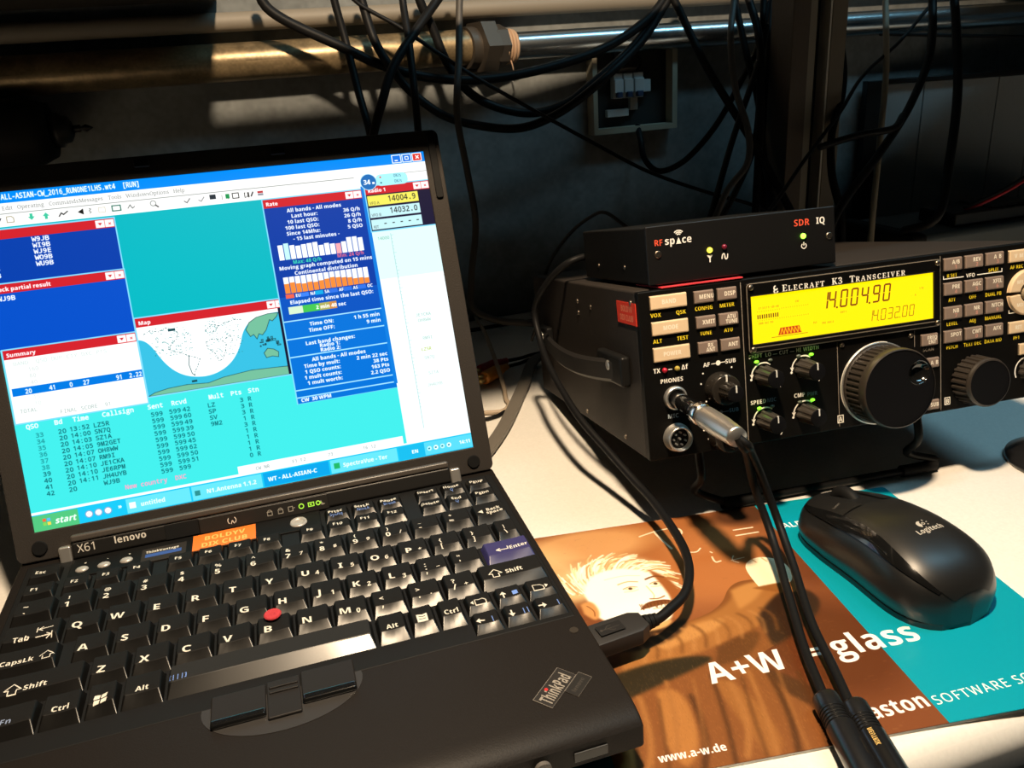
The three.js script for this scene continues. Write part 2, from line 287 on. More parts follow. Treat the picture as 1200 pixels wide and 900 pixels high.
const kb = (() => {
  // everything of the keyboard deck lies in the tilted plane y = 0
  const plate = mesh('keyboard', bx(5, 265, -1.5, .25, 3, 146, .8), dk(rgb(.008, .008, .008), .6), laptop);
  plate.position.y = HY * K; plate.rotation.x = SL;
  const SC = 7.6, W = 2022, H = 1140, [c, x] = canvas(W, H, '#0d0c0b');
  x.textBaseline = 'middle';
  const T = (t, X, Z, mm, col = '#d9d2c4', al = 'center', f = 'bold', sx = 1) => { x.fillStyle = col; x.font = f + ' ' + mm * 1.17 * SC + 'px sans-serif'; x.textAlign = al; x.save(); x.translate(X * SC, Z * SC); x.scale(sx, 1); x.fillText(t, 0, 0); x.restore(); };
  const B = '#6d8fd8', Wt = '#d9d2c4';
  const line = (pts, col = Wt, w = .5, fill) => { x.beginPath(); pts.forEach(([a, b], i) => x[i ? 'lineTo' : 'moveTo'](a * SC, b * SC)); x.lineWidth = w * SC; x.strokeStyle = col; x.lineJoin = 'round'; if (fill) { x.closePath(); x.fillStyle = col; x.fill(); } else x.stroke(); };
  const keys = [];
  const key = (x0, x1, fb, d = 18, o = {}) => keys.push([x0 + .35, x1 - .35, fb, d, o]);
  // rows
  const P = 17.73, R = { num: 58, Q: 78, A: 96.8, Z: 115.4, B: 134.3 };
  key(8, 28.2, R.num); T('~', 14.5, R.num - 12, 4.2); T('`', 14.5, R.num - 5.4, 4.2);
  '1!,2@,3#,4$,5%,6^,7&7,8*8,9(9,0)/,-_,=+'.split(',').forEach((k, i) => {
    const a = 28.5 + P * i; key(a, a + P, R.num);
    T(k[1] === '_' ? '_' : k[1], a + 5.6, R.num - 12.2, 3.3); T(k[0], a + 5.4, R.num - 7.2, 4.1, Wt, 'center', 'bold', 1.15);
    if (k[2]) T(k[2], a + 12.2, R.num - 7.4, 3.1);
  });
  key(241.4, 262, R.num); T('Back', 253.6, R.num - 10.4, 3.0); T('space', 253.8, R.num - 7.4, 3.0); line([[244.4, R.num - 9], [247.4, R.num - 10.6], [247.4, R.num - 7.4]], Wt, .4, true);
  key(8, 35, R.Q); T('Tab', 17.8, R.Q - 6.6, 3.6); line([[24, R.Q - 12.6], [24, R.Q - 9]]); line([[24.4, R.Q - 10.8], [31, R.Q - 10.8]]); line([[26.6, R.Q - 12.2], [24.6, R.Q - 10.8], [26.6, R.Q - 9.4]]);
  line([[31, R.Q - 7.4], [31, R.Q - 3.8]]); line([[24, R.Q - 5.6], [30.6, R.Q - 5.6]]); line([[28.6, R.Q - 7], [30.6, R.Q - 5.6], [28.6, R.Q - 4.2]]);
  'Q,W,E,R,T,Y,U4,I5,O6,P*'.split(',').forEach((k, i) => { const a = 35.2 + P * i; key(a, a + P, R.Q); T(k[0], a + 6.3, R.Q - 8, 4.9, Wt, 'center', 'bold', 1.2); if (k[1]) T(k[1], a + 12.2, R.Q - 6.6, 3.2); });
  [['{', '['], ['}', ']']].forEach((k, i) => { const a = 35.2 + P * (10 + i); key(a, a + P, R.Q); T(k[0], a + 6, R.Q - 10.6, 3.5); T(k[1], a + 6, R.Q - 6.2, 3.5); });
  key(248, 262, R.Q); T('|', 254, R.Q - 10.6, 3.4); T('\\', 254, R.Q - 6.2, 3.4);
  key(8, 37, R.A); T('CapsLk', 19.6, R.A - 8.6, 3.5); line([[29, R.A - 8.6], [32, R.A - 11.4], [35, R.A - 8.6], [33.6, R.A - 8.6], [33.6, R.A - 6.6], [30.4, R.A - 6.6], [30.4, R.A - 8.6]], Wt, .45);
  'A,S,D,F,G,H,J1,K2,L3'.split(',').forEach((k, i) => { const a = 41.5 + P * i; key(a, a + P, R.A); T(k[0], a + 5.6, R.A - 8, 4.9, Wt, 'center', 'bold', 1.2); if (k[1]) T(k[1], a + 11.8, R.A - 6.4, 3.2); });
  [[':', ';', '–'], ['"', "'", '']].forEach((k, i) => { const a = 41.5 + P * (9 + i); key(a, a + P, R.A); T(k[0], a + 5.4, R.A - 10.6, 4); T(k[1], a + 5.4, R.A - 6.4, 4); T(k[2], a + 11.6, R.A - 7.6, 3.4); });
  x.fillStyle = '#34315f'; x.fillRect(236 * SC, (R.A - 19) * SC, 30 * SC, 20 * SC);
  key(237, 263.5, R.A, 18, { blue: 1 }); T('Enter', 256, R.A - 9.4, 3.3); line([[250.4, R.A - 11.4], [250.4, R.A - 9], [244.4, R.A - 9]], Wt, .6); line([[246.2, R.A - 10.2], [244, R.A - 9], [246.2, R.A - 7.8]], Wt, .6);
  key(8, 51.2, R.Z); T('Shift', 31.2, R.Z - 8, 3.6);
  const up = (X, Z) => line([[X - 3.4, Z], [X, Z - 3.4], [X + 3.4, Z], [X + 1.6, Z], [X + 1.6, Z + 2.6], [X - 1.6, Z + 2.6], [X - 1.6, Z], [X - 3.4, Z]], Wt, .5);
  up(22.4, R.Z - 8);
  'Z,X,C,V,B,N,M0'.split(',').forEach((k, i) => { const a = 51.4 + P * i; key(a, a + P, R.Z); T(k[0], a + 6, R.Z - 8, 4.9, Wt, 'center', 'bold', 1.2); if (k[1]) T(k[1], a + 12, R.Z - 6.4, 3.2); });
  [['<', ',', ''], ['>', '.', '.'], ['?', '/', '+']].forEach((k, i) => { const a = 51.4 + P * (7 + i); key(a, a + P, R.Z); T(k[0], a + 5.8, R.Z - 10.6, 3.8); T(k[1], a + 5.8, R.Z - 6.6, 4); T(k[2], a + 11.6, R.Z - 7, 3.4); });
  key(228.9, 263.5, R.Z); T('Shift', 247.6, R.Z - 9, 3.4); up(238, R.Z - 9);
  const bot = (x0, x1, t, o = {}, X) => { key(x0, x1, R.B, 18, o); if (t) T(t, X || (x0 + x1) / 2, R.B - 8, 3.4, o.c || Wt); };
  bot(8, 35.8, 'Fn', { c: '#7d8ba8' }, 24); bot(36, 53, 'Ctrl'); bot(53.2, 67, ''); bot(67.2, 85, 'Alt');
  for (const [a, b] of [[0, 0], [1, 0], [0, 1], [1, 1]]) { const X = 57.2 + a * 2.7, Z = R.B - 9.6 + b * 2.6 - a * .5; line([[X + .3, Z], [X + 2.6, Z - .4], [X + 2.2, Z + 1.7], [X, Z + 2.2]], Wt, .2, true); }
  key(85.2, 175, R.B, 18, { space: 1 }); T('[|||]', 90.4, R.B - 9.4, 2.8, B); x.strokeStyle = B; 
  bot(175.4, 190.6, 'Alt'); bot(190.8, 204, ''); line([[194.6, R.B - 11], [199.6, R.B - 11], [199.6, R.B - 6], [194.6, R.B - 6]], Wt, .3, true); line([[195.6, R.B - 9.6], [198.6, R.B - 9.6]], '#0d0c0b', .4); line([[195.6, R.B - 8], [198.6, R.B - 8]], '#0d0c0b', .4); bot(204.2, 217.4, 'Ctrl');
  // arrows
  const sk = (x0, x1, fb) => key(x0, x1, fb, 13.2, { small: 1 });
  sk(217.8, 232.4, 129.4); sk(232.6, 247.6, 129.4); sk(247.8, 263.5, 129.4); sk(217.8, 232.4, 143.4); sk(232.6, 247.6, 143.4); sk(247.8, 263.5, 143.4);
  const pg = (X, Z, s) => { line([[X - 2.6, Z - 1.8], [X + 1.2, Z - 1.8], [X + 2.6, Z - .4], [X + 2.6, Z + 1.8], [X - 2.6, Z + 1.8], [X - 2.6, Z - 1.8]], Wt, .45); line([[X + s * 5, Z], [X + s * 3.4, Z - 1.3], [X + s * 3.4, Z + 1.3]], Wt, .3, true); };
  pg(225.6, 123.4, -1); pg(254.6, 123.4, 1);
  const arrow = (X, Z, dx, dz) => { line([[X - dx * 2, Z - dz * 2], [X + dx, Z + dz]], Wt, .8); line([[X + dx * 2.2, Z + dz * 2.2], [X - dz * 1.7 + dx * .2, Z - dx * 1.7 + dz * .2], [X + dz * 1.7 + dx * .2, Z + dx * 1.7 + dz * .2]], Wt, .3, true); };
  arrow(237, 123, 0, -1); arrow(222, 137, -1, 0); arrow(237, 137, 0, 1); arrow(252, 137, 1, 0);
  x.fillStyle = B; x.fillRect(241.6 * SC, 121.6 * SC, 2.6 * SC, 2.6 * SC); T('|◂', 228.4, 137, 3, B); T('▸||', 243, 137, 3, B); T('▸|', 259, 137, 3, B);
  // function rows
  const fk = (x0, x1, fb, t, blue) => { key(x0, x1, fb, 13.4, { small: 1 }); T(t, x0 + Math.min(6.6, (x1 - x0) / 2), fb - 8, 2.9); if (blue) T(blue, x0 + Math.min(7, (x1 - x0) / 2), fb - 5, 2.4, B, 'center', 'normal'); };
  fk(8, 25, 22.6, 'Esc'); fk(8, 25, 38, 'F1');
  fk(26.8, 41.4, 38, 'F2', '⌂'); fk(41.8, 56.4, 37.6, 'F3', '▭'); fk(56.8, 71.4, 37.2, 'F4', '☾');
  [['F5', '▟▙'], ['F6', ''], ['F7', '▭▤'], ['F8', '◫▭']].forEach((k, i) => fk(77.4 + i * 15.3, 92.4 + i * 15.3, 36.8, ...k));
  [['F9', '▤▲'], ['F10', ''], ['F11', ''], ['F12', '▭◁']].forEach((k, i) => fk(146.4 + i * 15.4, 161.4 + i * 15.4, 36.2, ...k));
  [['Delete', ''], ['End', 'Q↧'], ['PgDn', '']].forEach((k, i) => fk(215 + i * 15.6, 230.2 + i * 15.6, 35.4, ...k));
  [['PrtSc', 'SysRq'], ['ScrLk', 'NmLk'], ['Pause', 'Break']].forEach((k, i) => fk(161.8 + i * 15.4, 176.8 + i * 15.4, 22.4, ...k));
  [['Insert', ''], ['Home', 'Q↥'], ['PgUp', '▲']].forEach((k, i) => fk(215 + i * 15.6, 230.2 + i * 15.6, 21.6, ...k));
  // text on the strip over the keys
  T('×', 35.4, 11.4, 2.2); T('◂-', 46, 11.4, 2.2); T('◂+', 57, 11.4, 2.2);
  x.fillStyle = '#2b2724'; x.fillRect(64 * SC, 10.4 * SC, 23 * SC, 13 * SC); T('ThinkVantage', 74.6, 14, 2.6, Wt, 'center', 'bold', .85); x.fillStyle = '#36528f'; x.fillRect(66 * SC, 15.8 * SC, 18.6 * SC, 3.2 * SC);
  T('⏻', 137, 14, 3); T('↻', 136, 14, 3.2);
  const [rc, ry] = canvas(1011, 570, '#484848');
  for (const [x0, x1, fb, d, o] of keys) { const run = o.small ? 4.4 : o.space ? 7 : 6; ry.fillStyle = '#dcdcdc'; ry.fillRect((x0 + 1.4) * SC / 2, (fb - d + .8) * SC / 2, (x1 - x0 - 2.8) * SC / 2, (d - run - .6) * SC / 2); }
  const rtex = new THREE.CanvasTexture(rc); rtex.magFilter = THREE.LinearFilter;
  const kmat = new THREE.MeshPhysicalMaterial({ map: ctex(c), roughness: 1, roughnessMap: rtex, specularIntensity: .5 });
  const barMat = kmat.clone(); barMat.specularIntensity = 1;
  const uvf = (X, Y, Z) => [X / (W / SC), 1 - Z / (H / SC)];
  const ring = (x0, x1, z0, z1, r, y, dish) => {
    const o = [], n = 5, N = 4;
    const cs = [[x1 - r, z1 - r, 0], [x0 + r, z1 - r, 1], [x0 + r, z0 + r, 2], [x1 - r, z0 + r, 3]];
    for (let q = 0; q < 4; q++) {
      const [cx, cZ, k] = cs[q];
      for (let i = 0; i <= n; i++) { const a = (k + i / n) * Math.PI / 2; o.push([cx + Math.cos(a) * r, cZ + Math.sin(a) * r]); }
      if (q === 0 || q === 2) { const [nx] = cs[q + 1], zz = q === 0 ? z1 : z0; for (let i = 1; i < N; i++) o.push([cx + (nx - cx) * i / N, zz]); }
    }
    const mx = (x0 + x1) / 2, hw = (x1 - x0) / 2;
    return o.map(([X, Z]) => { const t = 1 - ((X - mx) / hw) ** 2; return [X, y - dish * Math.max(0, t), Z + (Z > (z0 + z1) / 2 ? -dish * .9 * Math.max(0, t) : 0)]; });
  };
  const keyGeo = ([x0, x1, fb, d, o]) => {
    const h = o.small ? 3.4 : 4.1, run = o.small ? 4.4 : o.space ? 7 : 6, side = 1.9, dish = o.space ? -.15 : .5, zr = fb - d;
    const rings = [ring(x0, x1, zr + .3, fb, .6, 0, 0), ring(x0 + side * .8, x1 - side * .8, zr + .9, fb - run * .9, .9, h - .35, dish * .6), ring(x0 + side, x1 - side, zr + 1.3, fb - run, 1, h, dish), ring(x0 + side + 2.4, x1 - side - 2.4, zr + 3.6, fb - run - 2.2, .8, h - .05, dish)];
    const pos = [], tri = (a, b, cc) => pos.push(...a, ...b, ...cc), n = rings[0].length;
    for (let k = 0; k < rings.length - 1; k++) for (let i = 0; i < n; i++) { const j = (i + 1) % n, A = rings[k], C = rings[k + 1]; tri(A[i], C[i], A[j]); tri(A[j], C[i], C[j]); }
    const L = rings[3], mx = L.reduce((s, p) => s + p[0], 0) / n, mz = L.reduce((s, p) => s + p[2], 0) / n; 
    for (let i = 0; i < n; i++) tri(L[i], [mx, h - Math.max(0, dish), mz], L[(i + 1) % n]);
    const g = new THREE.BufferGeometry(); g.setAttribute('position', new THREE.Float32BufferAttribute(pos, 3));
    return puv(toCreasedNormals(g, .5), uvf);
  };
  for (const k of keys) { const m = mesh('key', keyGeo(k), k[4].space ? barMat : kmat, plate); if (k[4].blue) m.userData.label = 'blue enter key'; if (k[4].space) m.userData.label = 'long space bar with a shiny front edge'; }
  const tp = mesh('pointing_stick', new THREE.LatheGeometry([[0, 0], [2.4, 0], [2.6, 3.6], [3.9, 4.2], [4.1, 5], [3.4, 5.6], [1.4, 5.3], [0, 5.2]].map((p) => new THREE.Vector2(...p)), 20).translate(131, .6, 99.5), std(rgb(.55, .035, .045), .75, 0, { bumpMap: grain, bumpScale: .0004 }), plate); tp.userData.label = 'red pointing stick cap';
  // strip with volume keys and power button
  mesh('button_strip', puv(bx(28, 160, 0, 1.2, 6, 23.4, .5), uvf), dk(0xffffff, .6, { map: kmat.map }), plate);
  const vb = std(rgb(.42, .38, .34), .35, .3);
  for (const X of [34.6, 45.4, 56.6]) mesh('volume_button', new THREE.SphereGeometry(2.9, 16, 8, 0, 7, 0, Math.PI / 2).scale(1.15, .5, .9).translate(X, 1.2, 17.4), vb, plate);
  mesh('power_button', new THREE.LatheGeometry([[0, 1.4], [2.6, 1.4], [3, 1.1], [3.2, 1.8], [4.4, 2], [4.8, 1.1]].map((p) => new THREE.Vector2(...p)), 28).translate(147.6, .1, 15.2), vb, plate);
  const [c2, y] = canvas(512, 224, '#e0711f'); y.fillStyle = '#f3b25e'; y.textAlign = 'center'; y.font = 'bold 84px sans-serif'; y.save(); y.translate(256, 100); y.scale(1.05, 1); y.fillText('BOLDYV', 0, 0); y.restore(); y.save(); y.translate(256, 194); y.fillText('DIX CLUB', 0, 0); y.restore();
  const st = mesh('club_sticker', puv(bx(90.4, 124, 1.2, 1.5, 7.4, 22.8), (X, Y, Z) => [(X - 90.4) / 33.6, 1 - (Z - 7.4) / 15.4]), std(0xffffff, .5, 0, { map: ctex(c2) }), plate); st.userData.label = 'orange lettered sticker';
  return plate;
})();
{ // buttons of the pointing stick in their scooped pocket
  const g = new THREE.Group(); g.name = 'pointer_buttons'; g.position.y = HY * K; g.rotation.x = SL; laptop.add(g);
  const pock = new THREE.CylinderGeometry(33, 33, .25, 48).scale(1, 1, .60).translate(133, .05, 148);
  mesh('pocket', pock, std(rgb(.026, .023, .021), .45), g);
  const bm = dk(rgb(.018, .016, .015), .4);
  mesh('left_button', bx(104, 126, 0, 1.8, 140.5, 158, .9), bm, g); mesh('right_button', bx(140.5, 163, 0, 1.8, 138.4, 156.6, .9), bm, g);
  mesh('middle_button', mergeGeometries([bx(126.4, 140.1, 0, 1.5, 139.6, 161, .7), bx(127.4, 139.4, 1.2, 2.2, 143, 144.6, .4), bx(127.4, 139.4, 1.2, 2.2, 146, 147.6, .4)]), bm, g);
  mesh('button_rail', mergeGeometries([bx(104, 126, 0, 2.6, 154.4, 158.4, 1.2), bx(140.5, 163, 0, 2.6, 152.6, 157, 1.2)]), M.gloss, g);
  mesh('palm_screw', new THREE.CylinderGeometry(2, 2, .4, 14).translate(260.6, .1, 155), M.screw, g);
}
{ // lid
  const lid = mesh('lid', bx(0, 268, 1.5, 214, -9.5, -1.4, 2.5, 3), M.plastic, laptop);
  lid.position.set(0, HY * K, HZ * K); lid.rotation.x = -LID;
  const s = rrect(0, 1.5, 268, 214, 4); s.holes.push(new THREE.Path().setFromPoints([[10.7, 17.2], [257.5, 17.2], [257.5, 201.5], [10.7, 201.5]].map((p) => new THREE.Vector2(...p))));
  mesh('bezel', boxUV(ext(s, 3, .6, 2).translate(0, 0, -2.4), 30), dk(rgb(.030, .026, .023), .5, { bumpMap: grain, bumpScale: .0001 }), lid);
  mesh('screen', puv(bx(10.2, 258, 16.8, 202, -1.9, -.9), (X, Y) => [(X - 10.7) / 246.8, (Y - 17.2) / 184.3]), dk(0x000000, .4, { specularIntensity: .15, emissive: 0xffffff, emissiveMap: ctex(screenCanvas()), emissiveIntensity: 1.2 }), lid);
  for (const X of [98, 172]) mesh('lid_latch', bx(X - 4, X + 4, 207, 211.6, .4, 3.4, .6), M.plasticSmooth, lid);
  mesh('lid_bumper', ext(rrect(260.8, 172, 265.2, 212, 1.4), 1.6, .4).translate(0, 0, .3), M.rubber, lid);
  for (const X of [12, 256]) mesh('screw_cover', cz(X, 8.4, .4, 1.2, 4, 3.6), M.plasticSmooth, lid);
  const [c, x] = canvas(2048, 128, '#161412');
  const X0 = 28, sc = 2048 / 212, T = (t, X, Y, mm, col = '#cfc8bc', f = 'bold') => { x.fillStyle = col; x.font = f + ' ' + mm * sc + 'px sans-serif'; x.textBaseline = 'middle'; x.textAlign = 'center'; x.fillText(t, (X - X0) * sc, 128 - Y * sc); };
  T('X61', 36, 4.6, 6, '#cfc8bc', 'normal'); T('lenovo', 58, 5.2, 5.2);
  const hc = mesh('hinge_cover', puv(bx(28, 240, -1, 8.6, -4, 4.6, 1.6, 3), (X, Y) => [(X - 28) / 212, Y / (128 / sc)]), std(0xffffff, .45, 0, { map: ctex(c) }), lid);
  mesh('ridge', bx(28.4, 239.6, 8.2, 12.4, 0, 5.4, 1.5, 3), std(rgb(.06, .05, .042), .38), lid);
  mesh('recess', bx(76, 94, -.6, 7.8, 4.4, 4.9, .2), M.rubber, lid);
  const [c3, y] = canvas(1024, 128, '#1d1a17'), s3 = 1024 / 72; y.textBaseline = 'middle'; y.textAlign = 'center'; y.font = 'bold ' + 4.4 * s3 + 'px sans-serif';
  const ic = (X, fn, col) => { y.save(); y.translate((X - 94) * s3, 64); y.scale(s3, s3); y.strokeStyle = y.fillStyle = col; y.lineWidth = .45; fn(); y.restore(); };
  const grey = '#8d877d', lit = '#b7e23a';
  ic(112, () => { y.beginPath(); y.arc(-.2, 0, 2.2, 2.3, 3.9); y.moveTo(1.4, -1.5); y.arc(-.2, 0, 2.2, -.8, .8); y.moveTo(0, 0); y.lineTo(-.9, 2); y.moveTo(0, 0); y.lineTo(.9, 2); y.stroke(); }, '#cfc8bc');
  for (const X of [132.6, 138.6]) ic(X, () => { y.strokeRect(-1.3, -.4, 2.6, 2.1); y.beginPath(); y.arc(0, -.4, 1, 3.14, 0); y.stroke(); }, grey);
  ic(144.6, () => { y.strokeRect(-1.5, -1, 2.4, 2.6); y.beginPath(); y.moveTo(.9, 0); y.lineTo(2.2, 0); y.stroke(); }, grey);
  ic(162.6, () => { y.beginPath(); y.arc(0, 0, 1.6, .4, 4); y.arc(.9, -.6, 1.4, 3.4, 1, true); y.fill(); }, grey);
  const sp = mesh('status_panel', puv(bx(94, 166, -1.2, 7.8, 3.8, 6, .7), (X, Y) => [(X - 94) / 72, (Y + 1.2) / 9]), std(0xffffff, .45, 0, { map: ctex(c3) }), lid);
  const em = std(rgb(.1, .2, .02), .5, 0, { emissive: rgb(.42, .85, .05), emissiveIntensity: .9 });
  const lights = [new THREE.TorusGeometry(1.3, .3, 6, 18).translate(150.4, 3.3, 6), mergeGeometries([bx(154.2, 157.8, 2, 2.5, 5.8, 6.15), bx(154.2, 157.8, 4.1, 4.6, 5.8, 6.15), bx(154.2, 154.7, 2.5, 4.1, 5.8, 6.15), bx(157.3, 157.8, 2.5, 4.1, 5.8, 6.15), bx(155.2, 156.4, 2.9, 3.7, 5.8, 6.15)]), mergeGeometries([new THREE.TorusGeometry(1.1, .32, 6, 14).translate(160, 3.3, 6), bx(160.9, 162, 3.1, 3.5, 5.8, 6.15)])];
  for (const g of lights) mesh('status_light', g, em, lid);
  for (const X of [24.6, 243]) mesh('hinge', bx(X - 3.2, X + 3.2, -8, 7, -3.4, 4, 1.2), std(rgb(.55, .52, .48), .35, .8), lid);
  const glow = new THREE.RectAreaLight(rgb(.35, .8, 1), .03, .24, .18); glow.position.set(134 * K, 109 * K, 3 * K); glow.rotation.y = Math.PI; lid.add(glow);
}
function screenCanvas() {
  const [c, x] = canvas(1024, 768, '#ffffff');
  const F = (col, a, b, w, h) => { x.fillStyle = col; x.fillRect(a, b, w, h); };
  const T = (t, a, b, s, col = '#fff', f = 'bold', al = 'left', fam = 'sans-serif', sx = 1) => { x.fillStyle = col; x.font = f + ' ' + s + 'px ' + fam; x.textAlign = al; x.textBaseline = 'middle'; x.save(); x.translate(a, b); x.scale(sx, 1); x.fillText(t, 0, 0); x.restore(); };
  const red = '#c8202a', blue = '#0044c4', mono = 'monospace';
  F('#0086ee', 0, 0, 1024, 25); T('ALL-ASIAN-CW_2016_RUN0NE1LHS.wt4  [RUN]', 58, 12, 15.5, '#fff', 'bold', 'left', mono, .8);
  F('#1a73e0', 942, 3, 22, 19); F('#1a73e0', 968, 3, 22, 19); F('#d8332c', 994, 3, 24, 19); x.strokeStyle = '#fff'; x.lineWidth = 2; for (const a of [942, 968, 994]) x.strokeRect(a, 3, 22, 19); F('#fff', 948, 15, 8, 3); x.strokeRect(975, 9, 8, 7); T('×', 1006, 13, 22, '#fff', 'bold', 'center');
  F('#fdfdfb', 0, 25, 1024, 53); ['File', 'Edit', 'Operating', 'Commands', 'Messages', 'Tools', 'Windows', 'Options', 'Help'].forEach((t, i) => T(t, [18, 56, 87, 152, 214, 276, 314, 366, 418][i], 36, 12.5, '#6d7270', 'normal', 'left', 'serif', .92));
  F('#9a9f9c', 0, 48, 840, 2); F('#9a9f9c', 930, 48, 94, 1.5);
  const P = (pts, col, w) => { x.beginPath(); pts.forEach(([a, b], q) => x[q ? 'lineTo' : 'moveTo'](a, b)); if (w) { x.strokeStyle = col; x.lineWidth = w; x.stroke(); } else { x.closePath(); x.fillStyle = col; x.fill(); } };
  P([[34, 66], [40, 58], [52, 58], [46, 68], [34, 68]], '#2a2a2a'); P([[62, 56], [72, 56], [76, 60], [76, 69], [62, 69], [62, 56]], '#a79f86', 2);
  for (const [a, d] of [[112, 1], [142, -1]]) P([[a - 7, 62 - d], [a - 3, 62 - d], [a - 3, 62 - d * 8], [a + 3, 62 - d * 8], [a + 3, 62 - d], [a + 7, 62 - d], [a, 62 + d * 7]], '#3dc09a');
  P([[208, 62], [220, 55], [220, 69]], '#161616'); P([[232, 56], [236, 58], [232, 62], [236, 65], [232, 68]], '#8a8f8c', 2); P([[252, 57], [266, 57], [266, 68], [252, 68], [252, 57]], '#d3cfc0', 2); P([[314, 66], [320, 58], [324, 66], [330, 62]], '#6d7270', 2);
  x.beginPath(); x.arc(370, 60, 6, 0, 7); x.strokeStyle = '#8a8f8c'; x.lineWidth = 2; x.stroke(); P([[374, 64], [381, 70]], '#555', 3); P([[438, 62], [444, 67], [452, 57]], '#777', 2.5); P([[470, 63], [476, 67], [484, 57]], '#999', 2.5);
  P([[538, 56], [538, 69]], '#8a8f8c', 2); P([[524, 57], [524, 69]], '#aaa', 2); P([[584, 57], [584, 68]], '#333', 3); P([[590, 68], [596, 57]], '#333', 3);
  x.strokeStyle = '#2b6a5a'; x.lineWidth = 2.5; x.strokeRect(281, 56, 18, 12); x.beginPath(); x.moveTo(168, 68); x.lineTo(174, 60); x.lineTo(178, 64); x.lineTo(188, 57); x.strokeStyle = '#333'; x.stroke();
  F('#1c8f4e', 532, 56, 9, 11); x.strokeStyle = '#222'; x.lineWidth = 2; x.strokeRect(548, 56, 14, 12); T('[,]', 574, 62, 14, '#222'); F('#27313a', 496, 54, 14, 11);
  F('#b8323a', 606, 57, 13, 5); F('#8a8f9a', 606, 63, 13, 5);
  // desktop area; viewing-angle brightness fade put into two cyans, darker above
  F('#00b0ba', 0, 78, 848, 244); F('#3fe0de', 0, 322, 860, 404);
  const win = (a, b, w, h, title, body, bt = 1) => { F('#7fd4f4', a - 3, b - 3, w + 6, h + 6); F(red, a, b, w, 21); F(body, a, b + 21, w, h - 21); T(title, a + 6, b + 11, 13, '#fff'); if (bt) { F('#fff0ee', a + w - 40, b + 2, 19, 17); F('#fff0ee', a + w - 20, b + 2, 19, 17); x.fillStyle = red; x.beginPath(); x.moveTo(a + w - 35, b + 8); x.lineTo(a + w - 26, b + 8); x.lineTo(a + w - 30.5, b + 14); x.fill(); T('×', a + w - 10, b + 11, 13, red, 'bold', 'center'); } };
  win(-4, 84, 284, 118, '', '#033ca4'); ['W9JB', 'WI9B', 'WJ9E', 'WO9B', 'WU9B'].forEach((t, i) => T(t, 104, 111 + i * 14.2, 15, '#fff', 'bold', 'left', mono));
  ['B', 'B', '.B', '3X', '9B', 'C9B'].forEach((t, i) => T(t, 30, 112 + i * 14.4, 15, '#fff', 'bold', 'right', mono));
  win(-4, 205, 285, 146, 'Check partial result', '#024cc0'); T('WJ9B', 14, 236, 15, '#fff', 'bold', 'left', mono);
  win(4, 353, 277, 166, 'Summary', '#fdffff'); T('BAND  QSO DUP CTY DXC PTS', 20, 385, 13, '#c6d4cf', 'normal', 'left', mono);
  ['160', '80', '40'].forEach((t, i) => T(t, 48, 402 + i * 15, 12, '#c3cdca', 'normal', 'left', mono)); F('#0074d8', 8, 440, 273, 18); T('20     41    0   27        91  2.22', 34, 449, 15, '#fff', 'bold', 'left', mono, .78);
  ['15', '10'].forEach((t, i) => T(t, 48, 466 + i * 14, 12, '#cfd8d4', 'normal', 'left', mono)); T('TOTAL', 16, 494, 12, '#9fb0aa', 'normal', 'left', mono); T('FINAL SCORE  91', 96, 508, 12, '#9fb0aa', 'normal', 'left', mono);
  // map
  win(285, 322, 337, 184, 'Map', '#35b7d8');
  x.save(); x.beginPath(); x.rect(285, 343, 320, 163); x.clip(); F('#35b7d8', 285, 343, 320, 163);
  x.fillStyle = '#ffffff'; x.beginPath(); x.moveTo(285, 343); x.lineTo(606, 343); x.lineTo(606, 352); x.bezierCurveTo(540, 352, 524, 372, 512, 400); x.bezierCurveTo(500, 440, 470, 478, 416, 479); x.bezierCurveTo(350, 478, 330, 430, 315, 400); x.bezierCurveTo(305, 380, 295, 374, 285, 372); x.fill();
  x.fillStyle = '#6fb796'; x.strokeStyle = '#12343a'; x.lineWidth = 1.2;
  const poly = (p) => { x.beginPath(); p.forEach(([a, b], i) => x[i ? 'lineTo' : 'moveTo'](a, b)); x.closePath(); x.fill(); x.stroke(); };
  poly([[284, 506], [300, 499], [330, 494], [372, 492], [420, 496], [456, 488], [520, 482], [570, 484], [606, 486], [606, 506]]);
  poly([[524, 384], [534, 368], [552, 358], [580, 353], [604, 354], [600, 362], [588, 372], [582, 368], [576, 380], [570, 392], [560, 402], [552, 398], [546, 410], [540, 398], [532, 402]]);
  poly([[556, 446], [566, 436], [580, 440], [590, 448], [588, 460], [574, 456], [560, 458]]);
  for (let i = 0; i < 20; i++) { const a = 548 + rnd() * 44, b = 408 + rnd() * 22; x.strokeRect(a, b, 2 + rnd() * 6, 1 + rnd() * 3); }
  x.strokeStyle = '#2f7f80'; for (let i = 0; i < 240; i++) { const q = rnd(), a = q < .45 ? 310 + rnd() * 90 : 430 + rnd() * 80, b = q < .45 ? 352 + rnd() * 66 : 350 + rnd() * 90; x.beginPath(); x.moveTo(a, b); x.lineTo(a + rnd() * 7 - 3, b + rnd() * 5 - 2); x.stroke(); }
